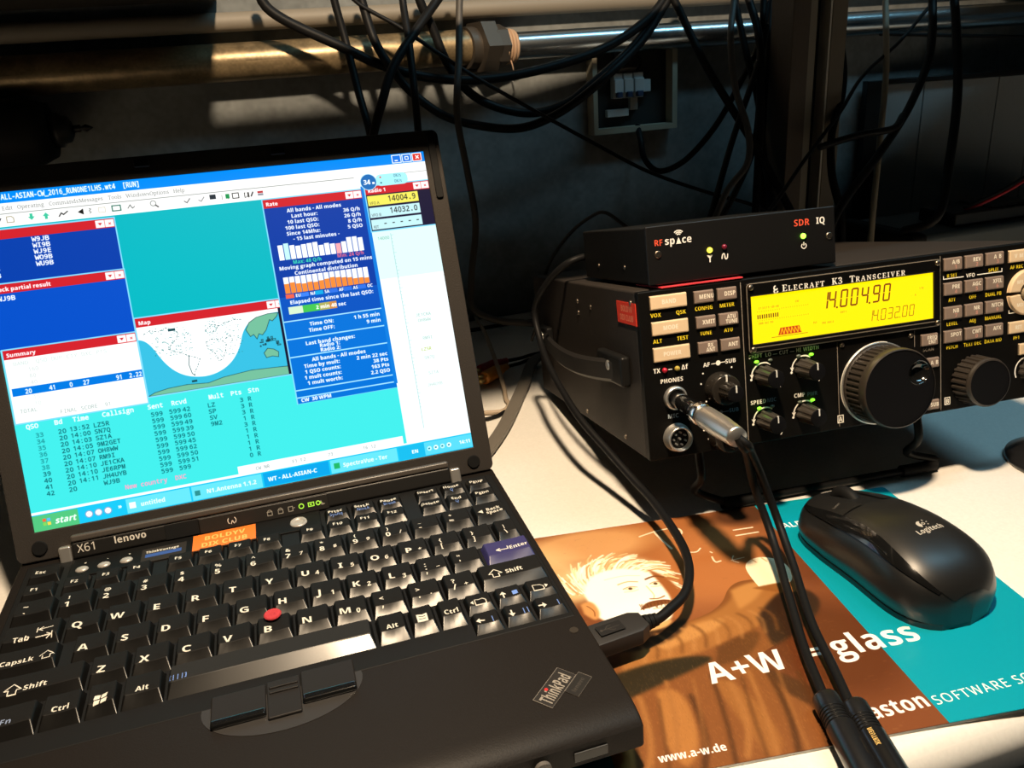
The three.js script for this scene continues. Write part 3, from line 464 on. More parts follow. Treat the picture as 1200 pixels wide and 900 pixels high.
  x.strokeStyle = '#2b5f60'; x.lineWidth = 1.4; for (const L of [[[296, 360], [312, 354], [330, 358], [346, 352], [362, 356], [372, 366], [366, 380], [352, 392], [344, 402], [356, 410], [372, 416], [384, 424]], [[384, 424], [398, 428], [410, 436], [402, 452], [394, 462], [390, 474]], [[432, 372], [440, 364], [452, 358], [462, 364], [456, 374], [444, 378]], [[430, 398], [444, 394], [462, 398], [474, 408], [470, 424], [462, 442], [452, 448], [446, 430], [432, 414], [430, 398]], [[462, 364], [480, 358], [500, 354], [520, 356]], [[474, 396], [484, 390], [490, 402], [482, 408]]]) { x.beginPath(); L.forEach(([a, b], q) => x[q ? 'lineTo' : 'moveTo'](a + rnd() * 2, b + rnd() * 2)); x.setLineDash([5, 3, 2, 3]); x.stroke(); } x.setLineDash([]);
  x.strokeStyle = '#1b4a4a'; x.beginPath(); x.moveTo(388, 424); x.lineTo(384, 446); x.lineTo(388, 468); x.lineTo(394, 474); x.stroke(); F('#174a52', 352, 356, 16, 6); F('#174a52', 384, 484, 12, 5);
  x.restore(); F('#14122e', 605, 343, 17, 163);
  // rate window
  win(614, 80, 238, 500, 'Rate', '#053a9e'); F('#026ed0', 614, 382, 246, 200); F('#0450b8', 614, 320, 238, 62);
  const W2 = (t, a, b, al = 'center') => T(t, a, b, 13.2, '#fff', 'bold', al);
  W2('All bands - All modes', 732, 111); ['Last hour:', '10 last QSO:', '100 last QSO:', 'Since 14Mhz:'].forEach((t, i) => W2(t, 738, 125 + i * 14, 'right')); ['36 Q/h', '26 Q/h', '8 Q/h', '5 QSO'].forEach((t, i) => W2(t, 842, 125 + i * 14, 'right')); W2('- 15 last minutes -', 726, 181);
  for (let i = 0; i < 15; i++) { const h = [37, 40, 34, 31, 33, 34, 35, 26, 29, 26, 25, 28, 37, 37, 33][i]; F(i === 10 ? '#f3a6ac' : i === 1 ? '#bff0ef' : '#fff', 630 + i * 13.8, 230 - h, 12, h); }
  T('Max: 48 Q/h', 694, 238, 12, '#3bd9b2', 'bold', 'center'); T('Min: 24 Q/h', 800, 236, 12, '#ef6a86', 'bold', 'center'); W2('Moving graph computed on 15 mins', 738, 249); W2('Continental distribution', 736, 264);
  for (let i = 0; i < 15; i++) { F('#fff', 630 + i * 13.8, 272, 12, 40); const h = [24, 26, 22, 20, 22, 20, 22, 24, 26, 24, 22, 20, 16, 16, 14][i]; F('#f08838', 630 + i * 13.8, 312 - h, 12, h); }
  ['EU', 'NA', 'SA', 'AF', 'AS', 'OC'].forEach((t, i) => { F(['#e8604a', '#3b7ff0', '#10a6e0', '#2f6fe0', '#2f6fe0', '#2f6fe0'][i], 629 + i * 35, 314, 20, 10); T(t, 652 + i * 35, 320, 10); });
  W2('Elapsed time since the last QSO:', 738, 334); F('#cfe8c8', 630, 345, 40, 18); F('#43c04f', 664, 345, 40, 18); F('#a9a95a', 704, 345, 24, 18); F('#c98b4a', 728, 345, 18, 18); T('2 min 40 sec', 732, 354, 12.5, '#fff', 'bold', 'center');
  const ln = (b) => F('#9fe0ff', 614, b, 246, 3); [378, 422, 466, 548, 566].forEach(ln);
  W2('Time ON:', 732, 392, 'right'); W2('Time OFF:', 732, 407, 'right'); W2('1 h 55 min', 846, 392, 'right'); W2('9 min', 846, 407, 'right');
  W2('Last band changes:', 716, 438); W2('Radio 1:', 738, 448, 'right'); W2('Radio 2:', 738, 459, 'right');
  W2('All bands - All modes', 730, 479); ['Time by mult:', '1 QSO counts:', '1 mult counts:', '1 mult worth:'].forEach((t, i) => W2(t, 730, 493 + i * 14, 'right')); ['2 min 22 sec', '38 Pts', '163 Pts', '2.2 QSO'].forEach((t, i) => W2(t, 848, 493 + i * 14, 'right')); T('CW  30 WPM', 622, 574, 12.5);
  // radio window and band map
  F('#f4ffff', 858, 72, 166, 656); F('#0c79d6', 852, 72, 9, 500); F('#d9f7f6', 862, 188, 162, 120); win(862, 74, 162, 112, 'Radio 1', '#1a1633');
  const seg = [['#ece45c', '14004.9', 'VFO A', 98], ['#bfe9ee', '14032.0', 'VFO B', 128], ['#bfe9ee', '- - - - -', 'RIT', 158]];
  for (const [col, t, l, b] of seg) { F(col, 864, b, 128, 25); T(t, 986, b + 11, 19, '#2a2a2a', 'bold', 'right', mono, .9); T(l, 868, b + 19, 9, '#333', 'normal'); }
  F('#9dc9c8', 906, 196, 1.5, 500); for (let i = 0; i < 50; i++) F('#a8cfcc', 906, 200 + i * 9, i % 5 ? 4 : 8, 1.2); T('14000', 872, 206, 11, '#7fb9a5', 'normal');
  [[410, '#9bbdb4'], [424, '#a9c6bd'], [470, '#a9c6bd'], [498, '#a8b83a'], [520, '#b8ccc6'], [560, '#b8ccc6'], [590, '#b8ccc6']].forEach(([b, col], i) => T(['JE1CKA', 'OH8WW', 'RM9I', 'LZ5R', 'SN7Q', 'SZ1A', 'JH4UYB'][i], 934 + (i % 3) * 4, b, 11, col, 'normal', 'left', mono));
  x.fillStyle = '#1767b0'; x.beginPath(); x.arc(874, 63, 20, 0, 7); x.fill(); x.strokeStyle = '#bfe6f4'; x.lineWidth = 2; x.stroke(); T('34', 870, 63, 16, '#fff', 'bold', 'center'); F('#fff', 883, 64, 6, 5); x.fillStyle = '#a6eef6'; x.beginPath(); x.roundRect(893, 47, 80, 29, 12); x.fill(); T('0K/s', 948, 54, 10, '#3a6a80', 'normal', 'center'); T('0K/s', 948, 68, 10, '#3a6a80', 'normal', 'center'); F('#d84a4a', 903, 52, 4, 4); F('#3a6a80', 903, 66, 4, 4);
  // log
  const hd = '#f4ffff'; [['QSO', 22], ['Bd', 80], ['Time', 118], ['Callsign', 180], ['Sent', 278], ['Rcvd', 330], ['Mult', 414], ['Pts', 464], ['Stn', 504]].forEach(([t, a]) => T(t, a, 529, 15, hd, 'bold', 'left', mono, .95));
  const rows = [['33', '13:52', 'LZ5R', '42', 'LZ', '3'], ['34', '14:00', 'SN7Q', '60', 'SP', '3'], ['35', '14:03', 'SZ1A', '49', 'SV', '3'], ['36', '14:05', '9M2GET', '39', '9M2', '1'], ['37', '14:07', 'OH8WW', '50', '', '3'], ['38', '14:07', 'RM9I', '45', '', '1'], ['39', '14:10', 'JE1CKA', '62', '', '1'], ['40', '14:10', 'JE6RPM', '50', '', '1'], ['41', '14:11', 'JH4UYB', '51', '', '1'], ['42', '', 'WJ9B', '', '', '0']];
  rows.forEach((r, i) => { const b = 549 + i * 15.1, col = '#0b5a62'; T(r[0], 38, b + 2, 15, i < 6 ? '#1c8f92' : col, 'bold', 'left', mono, .95); T('20', 84, b + 2, 15, col, 'bold', 'left', mono); T(r[1], 108, b + 1, 15, col, 'bold', 'left', mono, .95); T(r[2], 158, b + 1, 15, col, 'bold', 'left', mono, .95); T('599', 282, b - 1, 15, '#0b6a72', 'bold', 'left', mono); T('599', 322, b - 1, 15, '#0b6a72', 'bold', 'left', mono); T(r[3], 352, b - 1, 15, '#0b6a72', 'bold', 'left', mono); T(r[4], 408, b - 1, 15, '#0b6a72', 'bold', 'left', mono); T(r[5], 482, b - 1, 15, '#0b6a72', 'bold', 'left', mono); T('R', 500, b - 1, 15, '#0b6a72', 'bold', 'left', mono); });
  T('New country  DXC', 200, 705, 14, '#ff9fc0', 'bold', 'left', mono);
  F('#f8fdfd', 450, 706, 400, 22); ['CW NR', 'F1 F2', '73', '16:12'].forEach((t, i) => T(t, 490 + i * 86, 718, 11, '#7f8f90', 'normal', 'left', mono)); F('#f4ffff', 0, 724, 450, 4);
  F('#18c0ea', 0, 730, 1024, 38); F('#4fbf7a', 0, 732, 94, 36); T('start', 44, 750, 19, '#f2fff6', 'italic bold'); F('#e9663a', 20, 741, 7, 7); F('#5ab2f0', 29, 741, 7, 7); F('#7fd05a', 20, 750, 7, 7); F('#f2d24a', 29, 750, 7, 7);
  for (const a of [116, 136, 156]) { x.fillStyle = '#f6ffff'; x.beginPath(); x.arc(a, 750, 7.5, 0, 7); x.fill(); x.strokeStyle = '#8a9fc8'; x.lineWidth = 2; x.stroke(); } T('»', 178, 746, 14);
  F('#63dcec', 196, 733, 140, 33); T('untitled', 226, 750, 14, '#eaffff'); F('#f4ffff', 202, 742, 14, 14); F('#63dcec', 340, 733, 160, 33); T('N1.Antenna 1.1.2', 372, 750, 14, '#eaffff'); F('#2b8a8a', 346, 744, 12, 12);
  F('#0a9fe0', 504, 733, 156, 33); T('WT - ALL-ASIAN-C', 514, 750, 14, '#fff'); F('#63dcec', 664, 733, 166, 33); T('SpectraVue - Ter', 694, 750, 14, '#eaffff'); F('#1fae62', 672, 742, 14, 14); F('#18b4e2', 834, 733, 66, 33); T('EN', 866, 750, 13); F('#57d3f0', 900, 733, 124, 33); for (let i = 0; i < 4; i++) { x.fillStyle = i % 2 ? '#eaffff' : '#bff4ff'; x.beginPath(); x.arc(912 + i * 17, 750, 6, 0, 7); x.fill(); F('#1b8aa0', 909 + i * 17, 748, 5, 4); } T('14:11', 990, 750, 12);
  return c;
}

// ---------------------------------------------------------------- transceiver
const KH = 4.74, KT = 0.1835, KD = 252, KHt = 99, KW = 262;
const radio = thing('radio_transceiver', 'black amateur radio transceiver with a yellow lit display and many knobs', 'radio', [347.8, KH + KD * Math.sin(KT), 56.07], -0.0748);
radio.rotation.x = -KT;
{
  const SC = 7.6, W = 2000, H = 760, [c, x] = canvas(W, H, '#0a0908');
  const px = (a) => a * SC, py = (b) => (KHt - b) * SC;
  const T = (t, a, b, mm = 2.5, col = '#fffaf0', al = 'center', f = 'bold', fam = 'sans-serif', sx = 1) => { x.fillStyle = col; x.font = f + ' ' + mm * 1.28 * SC + 'px ' + fam; x.textAlign = al; x.textBaseline = 'middle'; x.save(); x.translate(px(a), py(b)); x.scale(sx, 1); x.fillText(t, 0, 0); x.restore(); };
  const L = (pts, w = .5, col = '#fffaf0') => { x.beginPath(); pts.forEach(([a, b], i) => x[i ? 'lineTo' : 'moveTo'](px(a), py(b))); x.strokeStyle = col; x.lineWidth = w * SC; x.stroke(); };
  const arc = (a, b, r, t0, t1, w = .9, col = '#fffaf0') => { x.beginPath(); x.arc(px(a), py(b), r * SC, -t1, -t0); x.strokeStyle = col; x.lineWidth = w * SC; x.stroke(); };
  const dot = (a, b, r = .6, col = '#fffaf0') => { x.fillStyle = col; x.beginPath(); x.arc(px(a), py(b), r * SC, 0, 7); x.fill(); };
  const YL = '#f2da2e', GY = '#87756a', LT = '#e2c7a4';
  const buttons = [];
  const btn = (a0, b1, w, h, t, sub, light, t2, subA, name) => {
    x.fillStyle = light ? LT : GY; x.fillRect(px(a0), py(b1), w * SC, h * SC); buttons.push([a0, b1, w, h, name]);
    const rows = String(t).split('|'), fs = rows.length > 1 ? 2.5 : 2.8; rows.forEach((s, i) => T(s, a0 + w * (light ? .5 : .62), b1 - h * (t2 ? .36 : .5) + (rows.length - 1) * 1.35 - i * 2.7, fs, '#f4ead8', 'center', 'bold', 'sans-serif', .88));
    if (t2) T(t2, a0 + w * .62, b1 - h * .72, 2.5, '#c98f80');
    if (sub) T(sub, a0 + (subA === undefined ? w / 2 : subA), b1 - h - 2.9, 2.5, YL, 'center', 'bold', 'sans-serif', .9);
  };
  btn(6.6, 95.7, 22, 8, '⌄  BAND  ⌃', '', 1); T('VOX', 9.8, 84.6, 2.5, YL); T('QSK', 25, 84.6, 2.5, YL);
  btn(6.6, 81, 22, 8, '⌄  MODE  ⌃', '', 1); T('ALT', 9.8, 69.8, 2.5, YL); T('TEST', 25, 69.8, 2.5, YL);
  btn(6.4, 66.3, 22.2, 8.4, 'POWER', '', 1);
  btn(33, 95.3, 12, 7.2, 'MENU', 'CONFIG'); btn(47.2, 95.3, 12, 7.2, 'DISP', 'METER'); btn(33.4, 80.8, 12, 7.2, 'XMIT', 'TUNE'); btn(47.4, 80.8, 12, 7.2, 'ATU|TUNE', 'ATU'); btn(33.6, 66, 12, 7.2, 'RX|ANT', ''); btn(47.6, 66, 12, 7.2, 'ANT', '');
  T('TX', 8, 52.7, 2.9); L([[15, 52.7], [17.4, 52.7]], .5); T('Δf', 25, 53, 3.2); T('PHONES', 16.6, 46.2, 2.8); T('MIC', 16, 25.2, 2.8, '#a7b6c0');
  T('AF', 38.6, 52.2, 2.8); T('SUB', 53.6, 52.4, 2.8); L([[41.4, 52.2], [50.4, 52.4]], .5); dot(45.8, 52.3, 1.5); T('SUB', 54, 23, 2.6, '#6c7f8c'); L([[40, 22.8], [51, 22.9]], .45, '#6c7f8c'); dot(45.8, 22.9, 1.2, '#6c7f8c');
  for (const [a, b] of [[36, 47.4], [34.4, 41.4], [37, 30.6], [54, 48.6], [36, 19.4], [34.4, 13.6], [37, 8]]) dot(a, b, .55);
  for (const [a, b] of [[74, 40.8], [100, 41.4], [73.8, 13.8], [100, 14]]) { arc(a, b, 7.6, .9, 3.25, .9); dot(a - 8, b - 1.6, .8); L([[a - 8.6, b + 1.6], [a - 7.6, b - .4], [a - 6.4, b + 1.4]], .5); }
  dot(84.5, 32.6, .3); T('♪', 84.4, 33.6, 3); T('›', 110, 33.2, 3); T('y', 84, 5.4, 3);
  T('SHIFT', 69.4, 52.9, 2.5); T('LO — CUT — HI', 87.2, 52.8, 2.5); T('WIDTH', 105.4, 52.8, 2.5); T('SPEED', 69.8, 25.2, 2.7); T('MIC', 78.4, 25.4, 2.5, '#5f707c'); T('CMP', 96.6, 25.4, 2.7); T('PWR', 105, 25.2, 2.5, '#5f707c');
  x.strokeStyle = '#8f867a'; L([[62.3, 97], [62.3, 1.5]], .45, '#a0968a'); L([[193.2, 97], [193.2, 1.5]], .45, '#a0968a');
  L([[122.6, 54], [122.6, 2]], .45, '#8d8378'); L([[175, 54], [175, 44]], .45, '#8d8378');
  for (const [a, t] of [[123.4, 'A'], [197.8, 'B']]) { L([[a - 1.8, 4.4], [a + 1.8, 4.4], [a + 1.8, 8.8], [a - 1.8, 8.8], [a - 1.8, 4.1]], .6); T(t, a, 6.5, 3.3); }
  arc(149.5, 25, 25.2, 1.3, 4.95, .9); 
  btn(179, 51, 11.4, 7.4, 'FREQ|ENT', ''); x.fillStyle = GY; T('SCAN', 184.6, 41.2, 2.4, '#7a7268'); btn(181.6, 36, 9.6, 6.4, 'A▸B', ''); btn(181.6, 9.4, 9.6, 6.4, 'SUB', '');
  const grid = [['A/B', '1', 'B SET'], ['REV', '2', ''], ['A▸B', '3', 'SPLIT'], ['PRE', '4', 'ATT'], ['AGC', '5', 'OFF'], ['XFIL', '6', 'DUAL PB'], ['NB', '7', 'LEVEL'], ['NR', '8', 'ADJ'], ['NTCH', '9', 'MANUAL'], ['SPOT', '·', 'PITCH'], ['CWT', '0', 'TEXT DEC'], ['AFX', '↵', 'DATA MD']];
  grid.forEach((k, i) => btn(195 + (i % 3) * 14.65, [95.4, 80.5, 65.8, 51.2][Math.floor(i / 3)], 12.6, 7.9, k[0], k[2], 0, k[1]));
  L([[195.4, 84.8], [195.4, 82.8], [209.6, 82.8]], .6); L([[219, 82.8], [236.6, 82.8], [236.6, 84.8]], .6); T('VFO', 214.4, 83, 2.6);
  btn(240.8, 95, 13, 7.6, 'V▸M', 'AF REC', 1); btn(241.2, 50.6, 13, 7.6, 'RIT', 'PF1', 1); btn(249, 36, 12, 7.4, 'CLR', '', 1);
  T('MEM', 251, 56.4, 2.6); L([[242, 58], [242, 56], [247, 56]], .6);
  const arcs = [[0, 'M1', Math.PI / 2, Math.PI], [1, 'M3', Math.PI, Math.PI * 1.5]];
  for (const [, t, t0, t1] of arcs) { x.fillStyle = LT; x.beginPath(); x.arc(px(254.5), py(68), 14.4 * SC, -t1 + .07, -t0 - .07); x.arc(px(254.5), py(68), 6 * SC, -t0 - .1, -t1 + .1, true); x.fill(); const m = (t0 + t1) / 2; T(t, 254.5 + Math.cos(m) * 10, 68 + Math.sin(m) * 10, 2.4, '#f4ead8'); }
  arc(255.6, 18, 8.6, 1.6, 3.6, .9);
  const tex = ctex(c), uvf = (X, Y) => [X / (W / SC), Y / (H / SC) + (1 - KHt / (H / SC))];
  const pm = dk(0xffffff, .5, { map: tex, bumpMap: grain, bumpScale: .00004 });
  // cabinet
  mesh('cabinet', boxUV(bx(0, KW, 0, KHt, -KD, -5, 1.6, 2), 40), dk(rgb(.032, .027, .024), .5, { bumpMap: grain, bumpScale: .00012 }), radio);
  const panel = mesh('front_panel', puv(bx(0, KW, .2, KHt - .4, -6, 0, .9, 2), uvf), pm, radio);
  const bmat = std(0xffffff, .45, 0, { map: tex });
  const cap = (a0, b1, w, h) => puv(ext(rrect(a0, b1 - h, a0 + w, b1, .8), 2.4, .8, 2), uvf);
  for (const [a, b, w, h] of buttons) mesh('button', cap(a, b, w, h), bmat, panel);
  for (const [, , t0, t1] of arcs) { const s = new THREE.Shape(); s.absarc(254.5, 68, 14, t0 + .09, t1 - .09, false); s.absarc(254.5, 68, 6.4, t1 - .12, t0 + .12, true); s.closePath(); mesh('button', puv(ext(s, 3.2, .6, 2), uvf), bmat, panel); }
  mesh('button', puv(cz(255.2, 68, 0, 3, 5, 4.6), () => [254.5 / (W / SC), .99]), std(rgb(.40, .32, .22), .45), panel);
  // display
  const bez = mesh('display_bezel', (() => { const s = rrect(64.2, 55, 191.6, 96, 2.4); s.holes.push(new THREE.Path().setFromPoints([[67.3, 60.3], [186.9, 60.3], [186.9, 88], [67.3, 88]].map((p) => new THREE.Vector2(...p)))); return puv(ext(s, 3.2, .7, 2), (X, Y) => [(X - 64.2) / 127.4, (Y - 55) / 41]); })(), std(0xffffff, .3, 0, { map: (() => {
    const [q, y] = canvas(1274, 410, '#0b0a09'); y.strokeStyle = '#756c60'; y.lineWidth = 5; y.beginPath(); y.roundRect(5, 5, 1264, 400, 20); y.stroke(); y.fillStyle = '#756c60'; y.fillRect(40, 374, 1190, 6);
    const txt = (big, s, X) => { y.font = 'bold ' + big + 'px serif'; y.fillText(s, X, 72); return y.measureText(s).width; }; y.fillStyle = '#fffaf0'; let X = 225; for (const [a, b] of [['E', 'LECRAFT'], ['   K', '3'], ['   T', 'RANSCEIVER']]) { X += txt(52, a, X) + 4; for (const ch of b) X += txt(ch === '3' ? 52 : 42, ch, X) + 6; }
    y.lineWidth = 9; y.strokeStyle = '#fffaf0'; y.lineCap = 'round'; y.beginPath(); y.arc(186, 46, 11, .6, 4.4); y.stroke(); y.beginPath(); y.arc(186, 66, 11, .2, 4.2); y.stroke(); 
    return ctex(q); })() }), panel);
  const [lc, y] = canvas(1280, 296, '#ffe100'); {
    const seg = (d, X, Y, w, h, t, col) => { const on = { 0: 'abcdef', 1: 'bc', 2: 'abged', 3: 'abgcd', 4: 'fgbc', 5: 'afgcd', 9: 'abcdfg' }[d]; y.save(); y.transform(1, 0, -.14, 1, X + h * .14, Y); y.fillStyle = col; const G = { a: [t * .6, 0, w - t * 1.2, t], g: [t * .6, h / 2 - t / 2, w - t * 1.2, t], d: [t * .6, h - t, w - t * 1.2, t], f: [0, t * .5, t, h / 2 - t * .7], b: [w - t, t * .5, t, h / 2 - t * .7], e: [0, h / 2 + t * .2, t, h / 2 - t * .7], c: [w - t, h / 2 + t * .2, t, h / 2 - t * .7] }; for (const s of on) y.fillRect(...G[s]); y.restore(); };
    let X = 470; const big = [[1, 0], [4, 1], [0, 0], [0, 0], [4, 1], [9, 0], [0, 0]]; big.forEach(([d, p], i) => { if (i === 1) X -= 20; seg(d, X, 30, 52, 112, 11, '#7a3a06'); if (p) { y.fillStyle = '#7a3a06'; y.fillRect(X + 58, 132, 12, 12); X += 8; } X += 74; });
    X = 800; [[1, 0], [4, 1], [0, 0], [3, 0], [2, 1], [0, 0], [0, 0]].forEach(([d, p], i) => { if (i === 1) X -= 12; seg(d, X, 186, 36, 74, 6, '#a87406'); if (p) { y.fillStyle = '#a87406'; y.fillRect(X + 38, 254, 7, 7); X += 6; } X += 50; });
    y.fillStyle = '#6e3a08'; for (let i = 0; i < 10; i++) y.fillRect(40 + i * 15, 118, 8, 26); y.fillStyle = '#b98b10'; for (let i = 0; i < 24; i++) { y.fillRect(40 + i * 15, 96 + (i > 10 ? -4 : 0), 4, 5); y.fillRect(40 + i * 15, 152, 4, 5); } y.font = 'bold 16px sans-serif'; y.fillText('S 1 3 5 7 9  +20 +40', 50, 84); y.fillText('SWR  ALC  PO', 46, 178); y.fillText('CW', 300, 70); y.fillText('ANT 1', 610, 178); y.fillText('PRE  AGC-S', 480, 230); y.fillText('Ⓣ', 1140, 100); y.fillText('A', 1146, 134); y.fillText('≡', 1146, 190); y.fillText('1 TX', 1180, 96);
    y.fillStyle = '#c03a0a'; y.beginPath(); y.moveTo(176, 262); y.lineTo(192, 216); y.lineTo(322, 216); y.lineTo(338, 262); y.fill(); y.strokeStyle = '#ffb400'; y.lineWidth = 5; for (let i = 0; i < 6; i++) { y.beginPath(); y.moveTo(192 + i * 24, 258); y.lineTo(204 + i * 22, 222); y.lineTo(216 + i * 24, 258); y.stroke(); } y.fillStyle = '#a87406'; y.fillRect(130, 268, 250, 4); y.fillText('FL1', 420, 220);
  }
  mesh('display', puv(bx(66.8, 187.4, 59.8, 88.4, .2, 1.4), (X, Y) => [(X - 67.3) / 119.6, (Y - 60.3) / 27.7]), std(rgb(.02, .02, .01), .25, 0, { emissive: 0xffffff, emissiveMap: ctex(lc), emissiveIntensity: 1.25 }), panel);
  const yl = new THREE.RectAreaLight(rgb(1, .7, .02), .25, .119, .027); yl.position.set(127 * K, 74 * K, 4 * K); yl.rotation.y = Math.PI; panel.add(yl);
  for (const [a, b] of [[67, 93.4], [189, 93.4], [67, 57.4], [189, 57.4]]) mesh('screw', latheZ(a, b, [[0, 4], [1.2, 3.9], [1.7, 3.2], [1.7, 2.6]], 14), M.screw, panel);
  for (const [a, b] of [[125.6, 52], [172.4, 51.4]]) mesh('screw', latheZ(a, b, [[0, 1.2], [1.1, 1.1], [1.6, .4], [1.6, 0]], 14), M.screw, panel);
  // knobs
  const ribbed = (a, b, r0, r1, z0, z1, n, dep) => { const pr = [], N = n * 6; const s = new THREE.Shape(); for (let i = 0; i < N; i++) { const t = i / N * Math.PI * 2, q = (i % 6) / 6, r = r0 - (q < .34 ? dep : 0); s[i ? 'lineTo' : 'moveTo'](Math.cos(t) * r, Math.sin(t) * r); } s.closePath(); const g = new THREE.ExtrudeGeometry(s, { depth: z1 - z0, bevelEnabled: false }); const p = g.attributes.position; for (let i = 0; i < p.count; i++) { const k = 1 + (r1 / r0 - 1) * p.getZ(i) / (z1 - z0); p.setXYZ(i, p.getX(i) * k + a, p.getY(i) * k + b, p.getZ(i) + z0); } g.computeVertexNormals(); return toCreasedNormals(g, .5); };
  const km = std(rgb(.034, .027, .022), .38), kface = dk(rgb(.005, .005, .006), .5, { specularIntensity: .18 });
  {
    const k = mesh('tuning_knob', mergeGeometries([toCreasedNormals(latheZ(149.5, 25, [[24, 0], [24.2, 2], [23.4, 2.6]], 60), .5), ribbed(149.5, 25, 23.9, 23.7, 2.4, 14.6, 44, 1.1), toCreasedNormals(latheZ(149.5, 25, [[23, 14.4], [23.9, 14.6], [24.1, 16], [24, 19], [23.6, 20], [23, 20.4]], 60), .5)].map((g) => { const q = g.index ? g.toNonIndexed() : g; q.deleteAttribute('uv'); return q; })), km, panel);
    { const fs = new THREE.Shape(); fs.absarc(149.5, 25, 23.1, 0, Math.PI * 2); const h = new THREE.Path(); h.absarc(162.4, 33, 7, 0, Math.PI * 2, true); fs.holes.push(h); mesh('face', new THREE.ExtrudeGeometry(fs, { depth: 1, bevelEnabled: false, curveSegments: 40 }).translate(0, 0, 18.9), kface, k); }
    mesh('finger_dimple', latheZ(162.4, 33, [[7.4, 19.9], [7.1, 20.2], [6.6, 19.6], [5.6, 17.9], [4, 16.7], [2, 16.1], [0, 16]], 32), M.gloss, k);
    mesh('trim_ring', latheZ(149.5, 25, [[24.3, 0], [24.3, 1], [25.4, 1], [25.4, 0]], 60), M.steel, panel);
  }
  {
    const k = mesh('tuning_knob', mergeGeometries([ribbed(215.5, 18, 15.6, 15, .6, 12, 26, 1), toCreasedNormals(latheZ(215.5, 18, [[14.6, 11.8], [15, 12], [15.2, 13], [14.6, 14.4], [13.8, 14.8]], 48), .5)].map((g) => { const q = g.index ? g.toNonIndexed() : g; q.deleteAttribute('uv'); return q; })), km, panel);
    mesh('face', latheZ(215.5, 18, [[14, 14.7], [13.4, 14.4], [0, 14.4]], 48), kface, k);
  }
  const small = (a, b, h = 15) => { const k = mesh('control_knob', ribbed(a, b, 6.2, 5.2, 0, h - 1, 9, .8), std(rgb(.045, .038, .032), .35), panel); mesh('face', latheZ(a, b, [[5.2, h - 1], [4.9, h - .2], [0, h]], 24), kface, k); mesh('pointer', bx(a - .4, a + .4, b + 1, b + 5.2, h - 1.2, h - .05), M.white, k); };
  small(74, 40.8); small(100, 41.4); small(73.8, 13.8); small(100, 14); small(255.6, 18, 13);
  for (const [a, b] of [[45.8, 37.5], [46.4, 9.2]]) {
    const k = mesh('dual_knob', latheZ(a, b, [[9.6, 0], [9.6, 1], [9, 8.4], [8.2, 9.4], [5, 9.4]], 40), std(rgb(.02, .017, .014), .22), panel);
    mesh('inner_knob', ribbed(a, b, 5.6, 4.8, 9.2, 20, 9, .6), std(rgb(.02, .017, .014), .22), k); mesh('face', latheZ(a, b, [[4.8, 20], [4.4, 20.6], [0, 20.8]], 20), kface, k);
    mesh('pointer_line', mergeGeometries([bx(a - .5, a + .5, b + 5.2, b + 9, 8.2, 9.7), bx(a - .4, a + .4, b + .8, b + 4.8, 20.2, 21)]), M.white, k);
  }
  // lamps
  const led = (a, b, on, label) => { const m = mesh('indicator_light', new THREE.SphereGeometry(1.5, 14, 8).scale(1, .62, .6).translate(a, b, .5), on, panel); m.userData.label = label; };
  const green = std(rgb(.1, .4, .02), .4, 0, { emissive: rgb(.28, 1, .03), emissiveIntensity: 1.7 }), off = std(rgb(.10, .12, .09), .4);
  for (const [a, b] of [[69.6, 49.6], [105, 49.2], [70, 21.6], [104.8, 21.5]]) { led(a, b, green, 'green light, lit'); const p = new THREE.PointLight(rgb(.28, 1, .03), .000015, 0, 2); p.position.set(a * K, b * K, 4 * K); p.shadow.radius = .1; panel.add(p); }
  for (const [a, b] of [[78.4, 49.5], [96.7, 49.4], [78.4, 21.6], [96.5, 21.4]]) led(a, b, off, 'light, off');
  const red = mesh('indicator_light', new THREE.SphereGeometry(1.6, 16, 10).translate(12.6, 52.7, .6), std(rgb(.45, .01, .03), .15), panel); red.userData.label = 'red light';
  const amb = mesh('indicator_light', new THREE.SphereGeometry(1.6, 16, 10).translate(20.2, 52.7, .6), std(rgb(.42, .32, .06), .15), panel); amb.userData.label = 'amber light';
  // jacks
  const mic = mesh('microphone_socket', latheZ(17.2, 12.4, [[8.4, 0], [8.4, 1], [7.6, 1.4], [7.4, 6], [6.9, 6.6], [6.2, 6.4], [6, 1.4], [0, 1.4]], 40), M.steel, panel);
  mesh('insert', cz(17.2, 12.4, 1.2, 3.2, 6, 6), M.rubber, mic);
  const pins = [cz(17.2, 12.4, 3, 5.4, .7, .6, 10)]; for (let i = 0; i < 7; i++) { const t = i / 7 * Math.PI * 2 + .5; pins.push(cz(17.2 + Math.cos(t) * 3.7, 12.4 + Math.sin(t) * 3.7, 3, 5.4, .6, .5, 10)); }
  for (const g of pins) mesh('pin', g, M.steel, mic);
  mesh('headphone_socket', latheZ(17.8, 35.8, [[7, 0], [7, 1.6], [6.4, 3], [5.2, 3.2], [5, 0]], 36), M.steel, panel);
  // side handle, sticker, screws
  const strap = []; for (let i = 0; i <= 24; i++) { const t = i / 24; strap.push([-3 - 7 * Math.sin(Math.PI * t) ** .8, 50.5 - 6 * Math.sin(Math.PI * t), -26 - 188 * t]); }
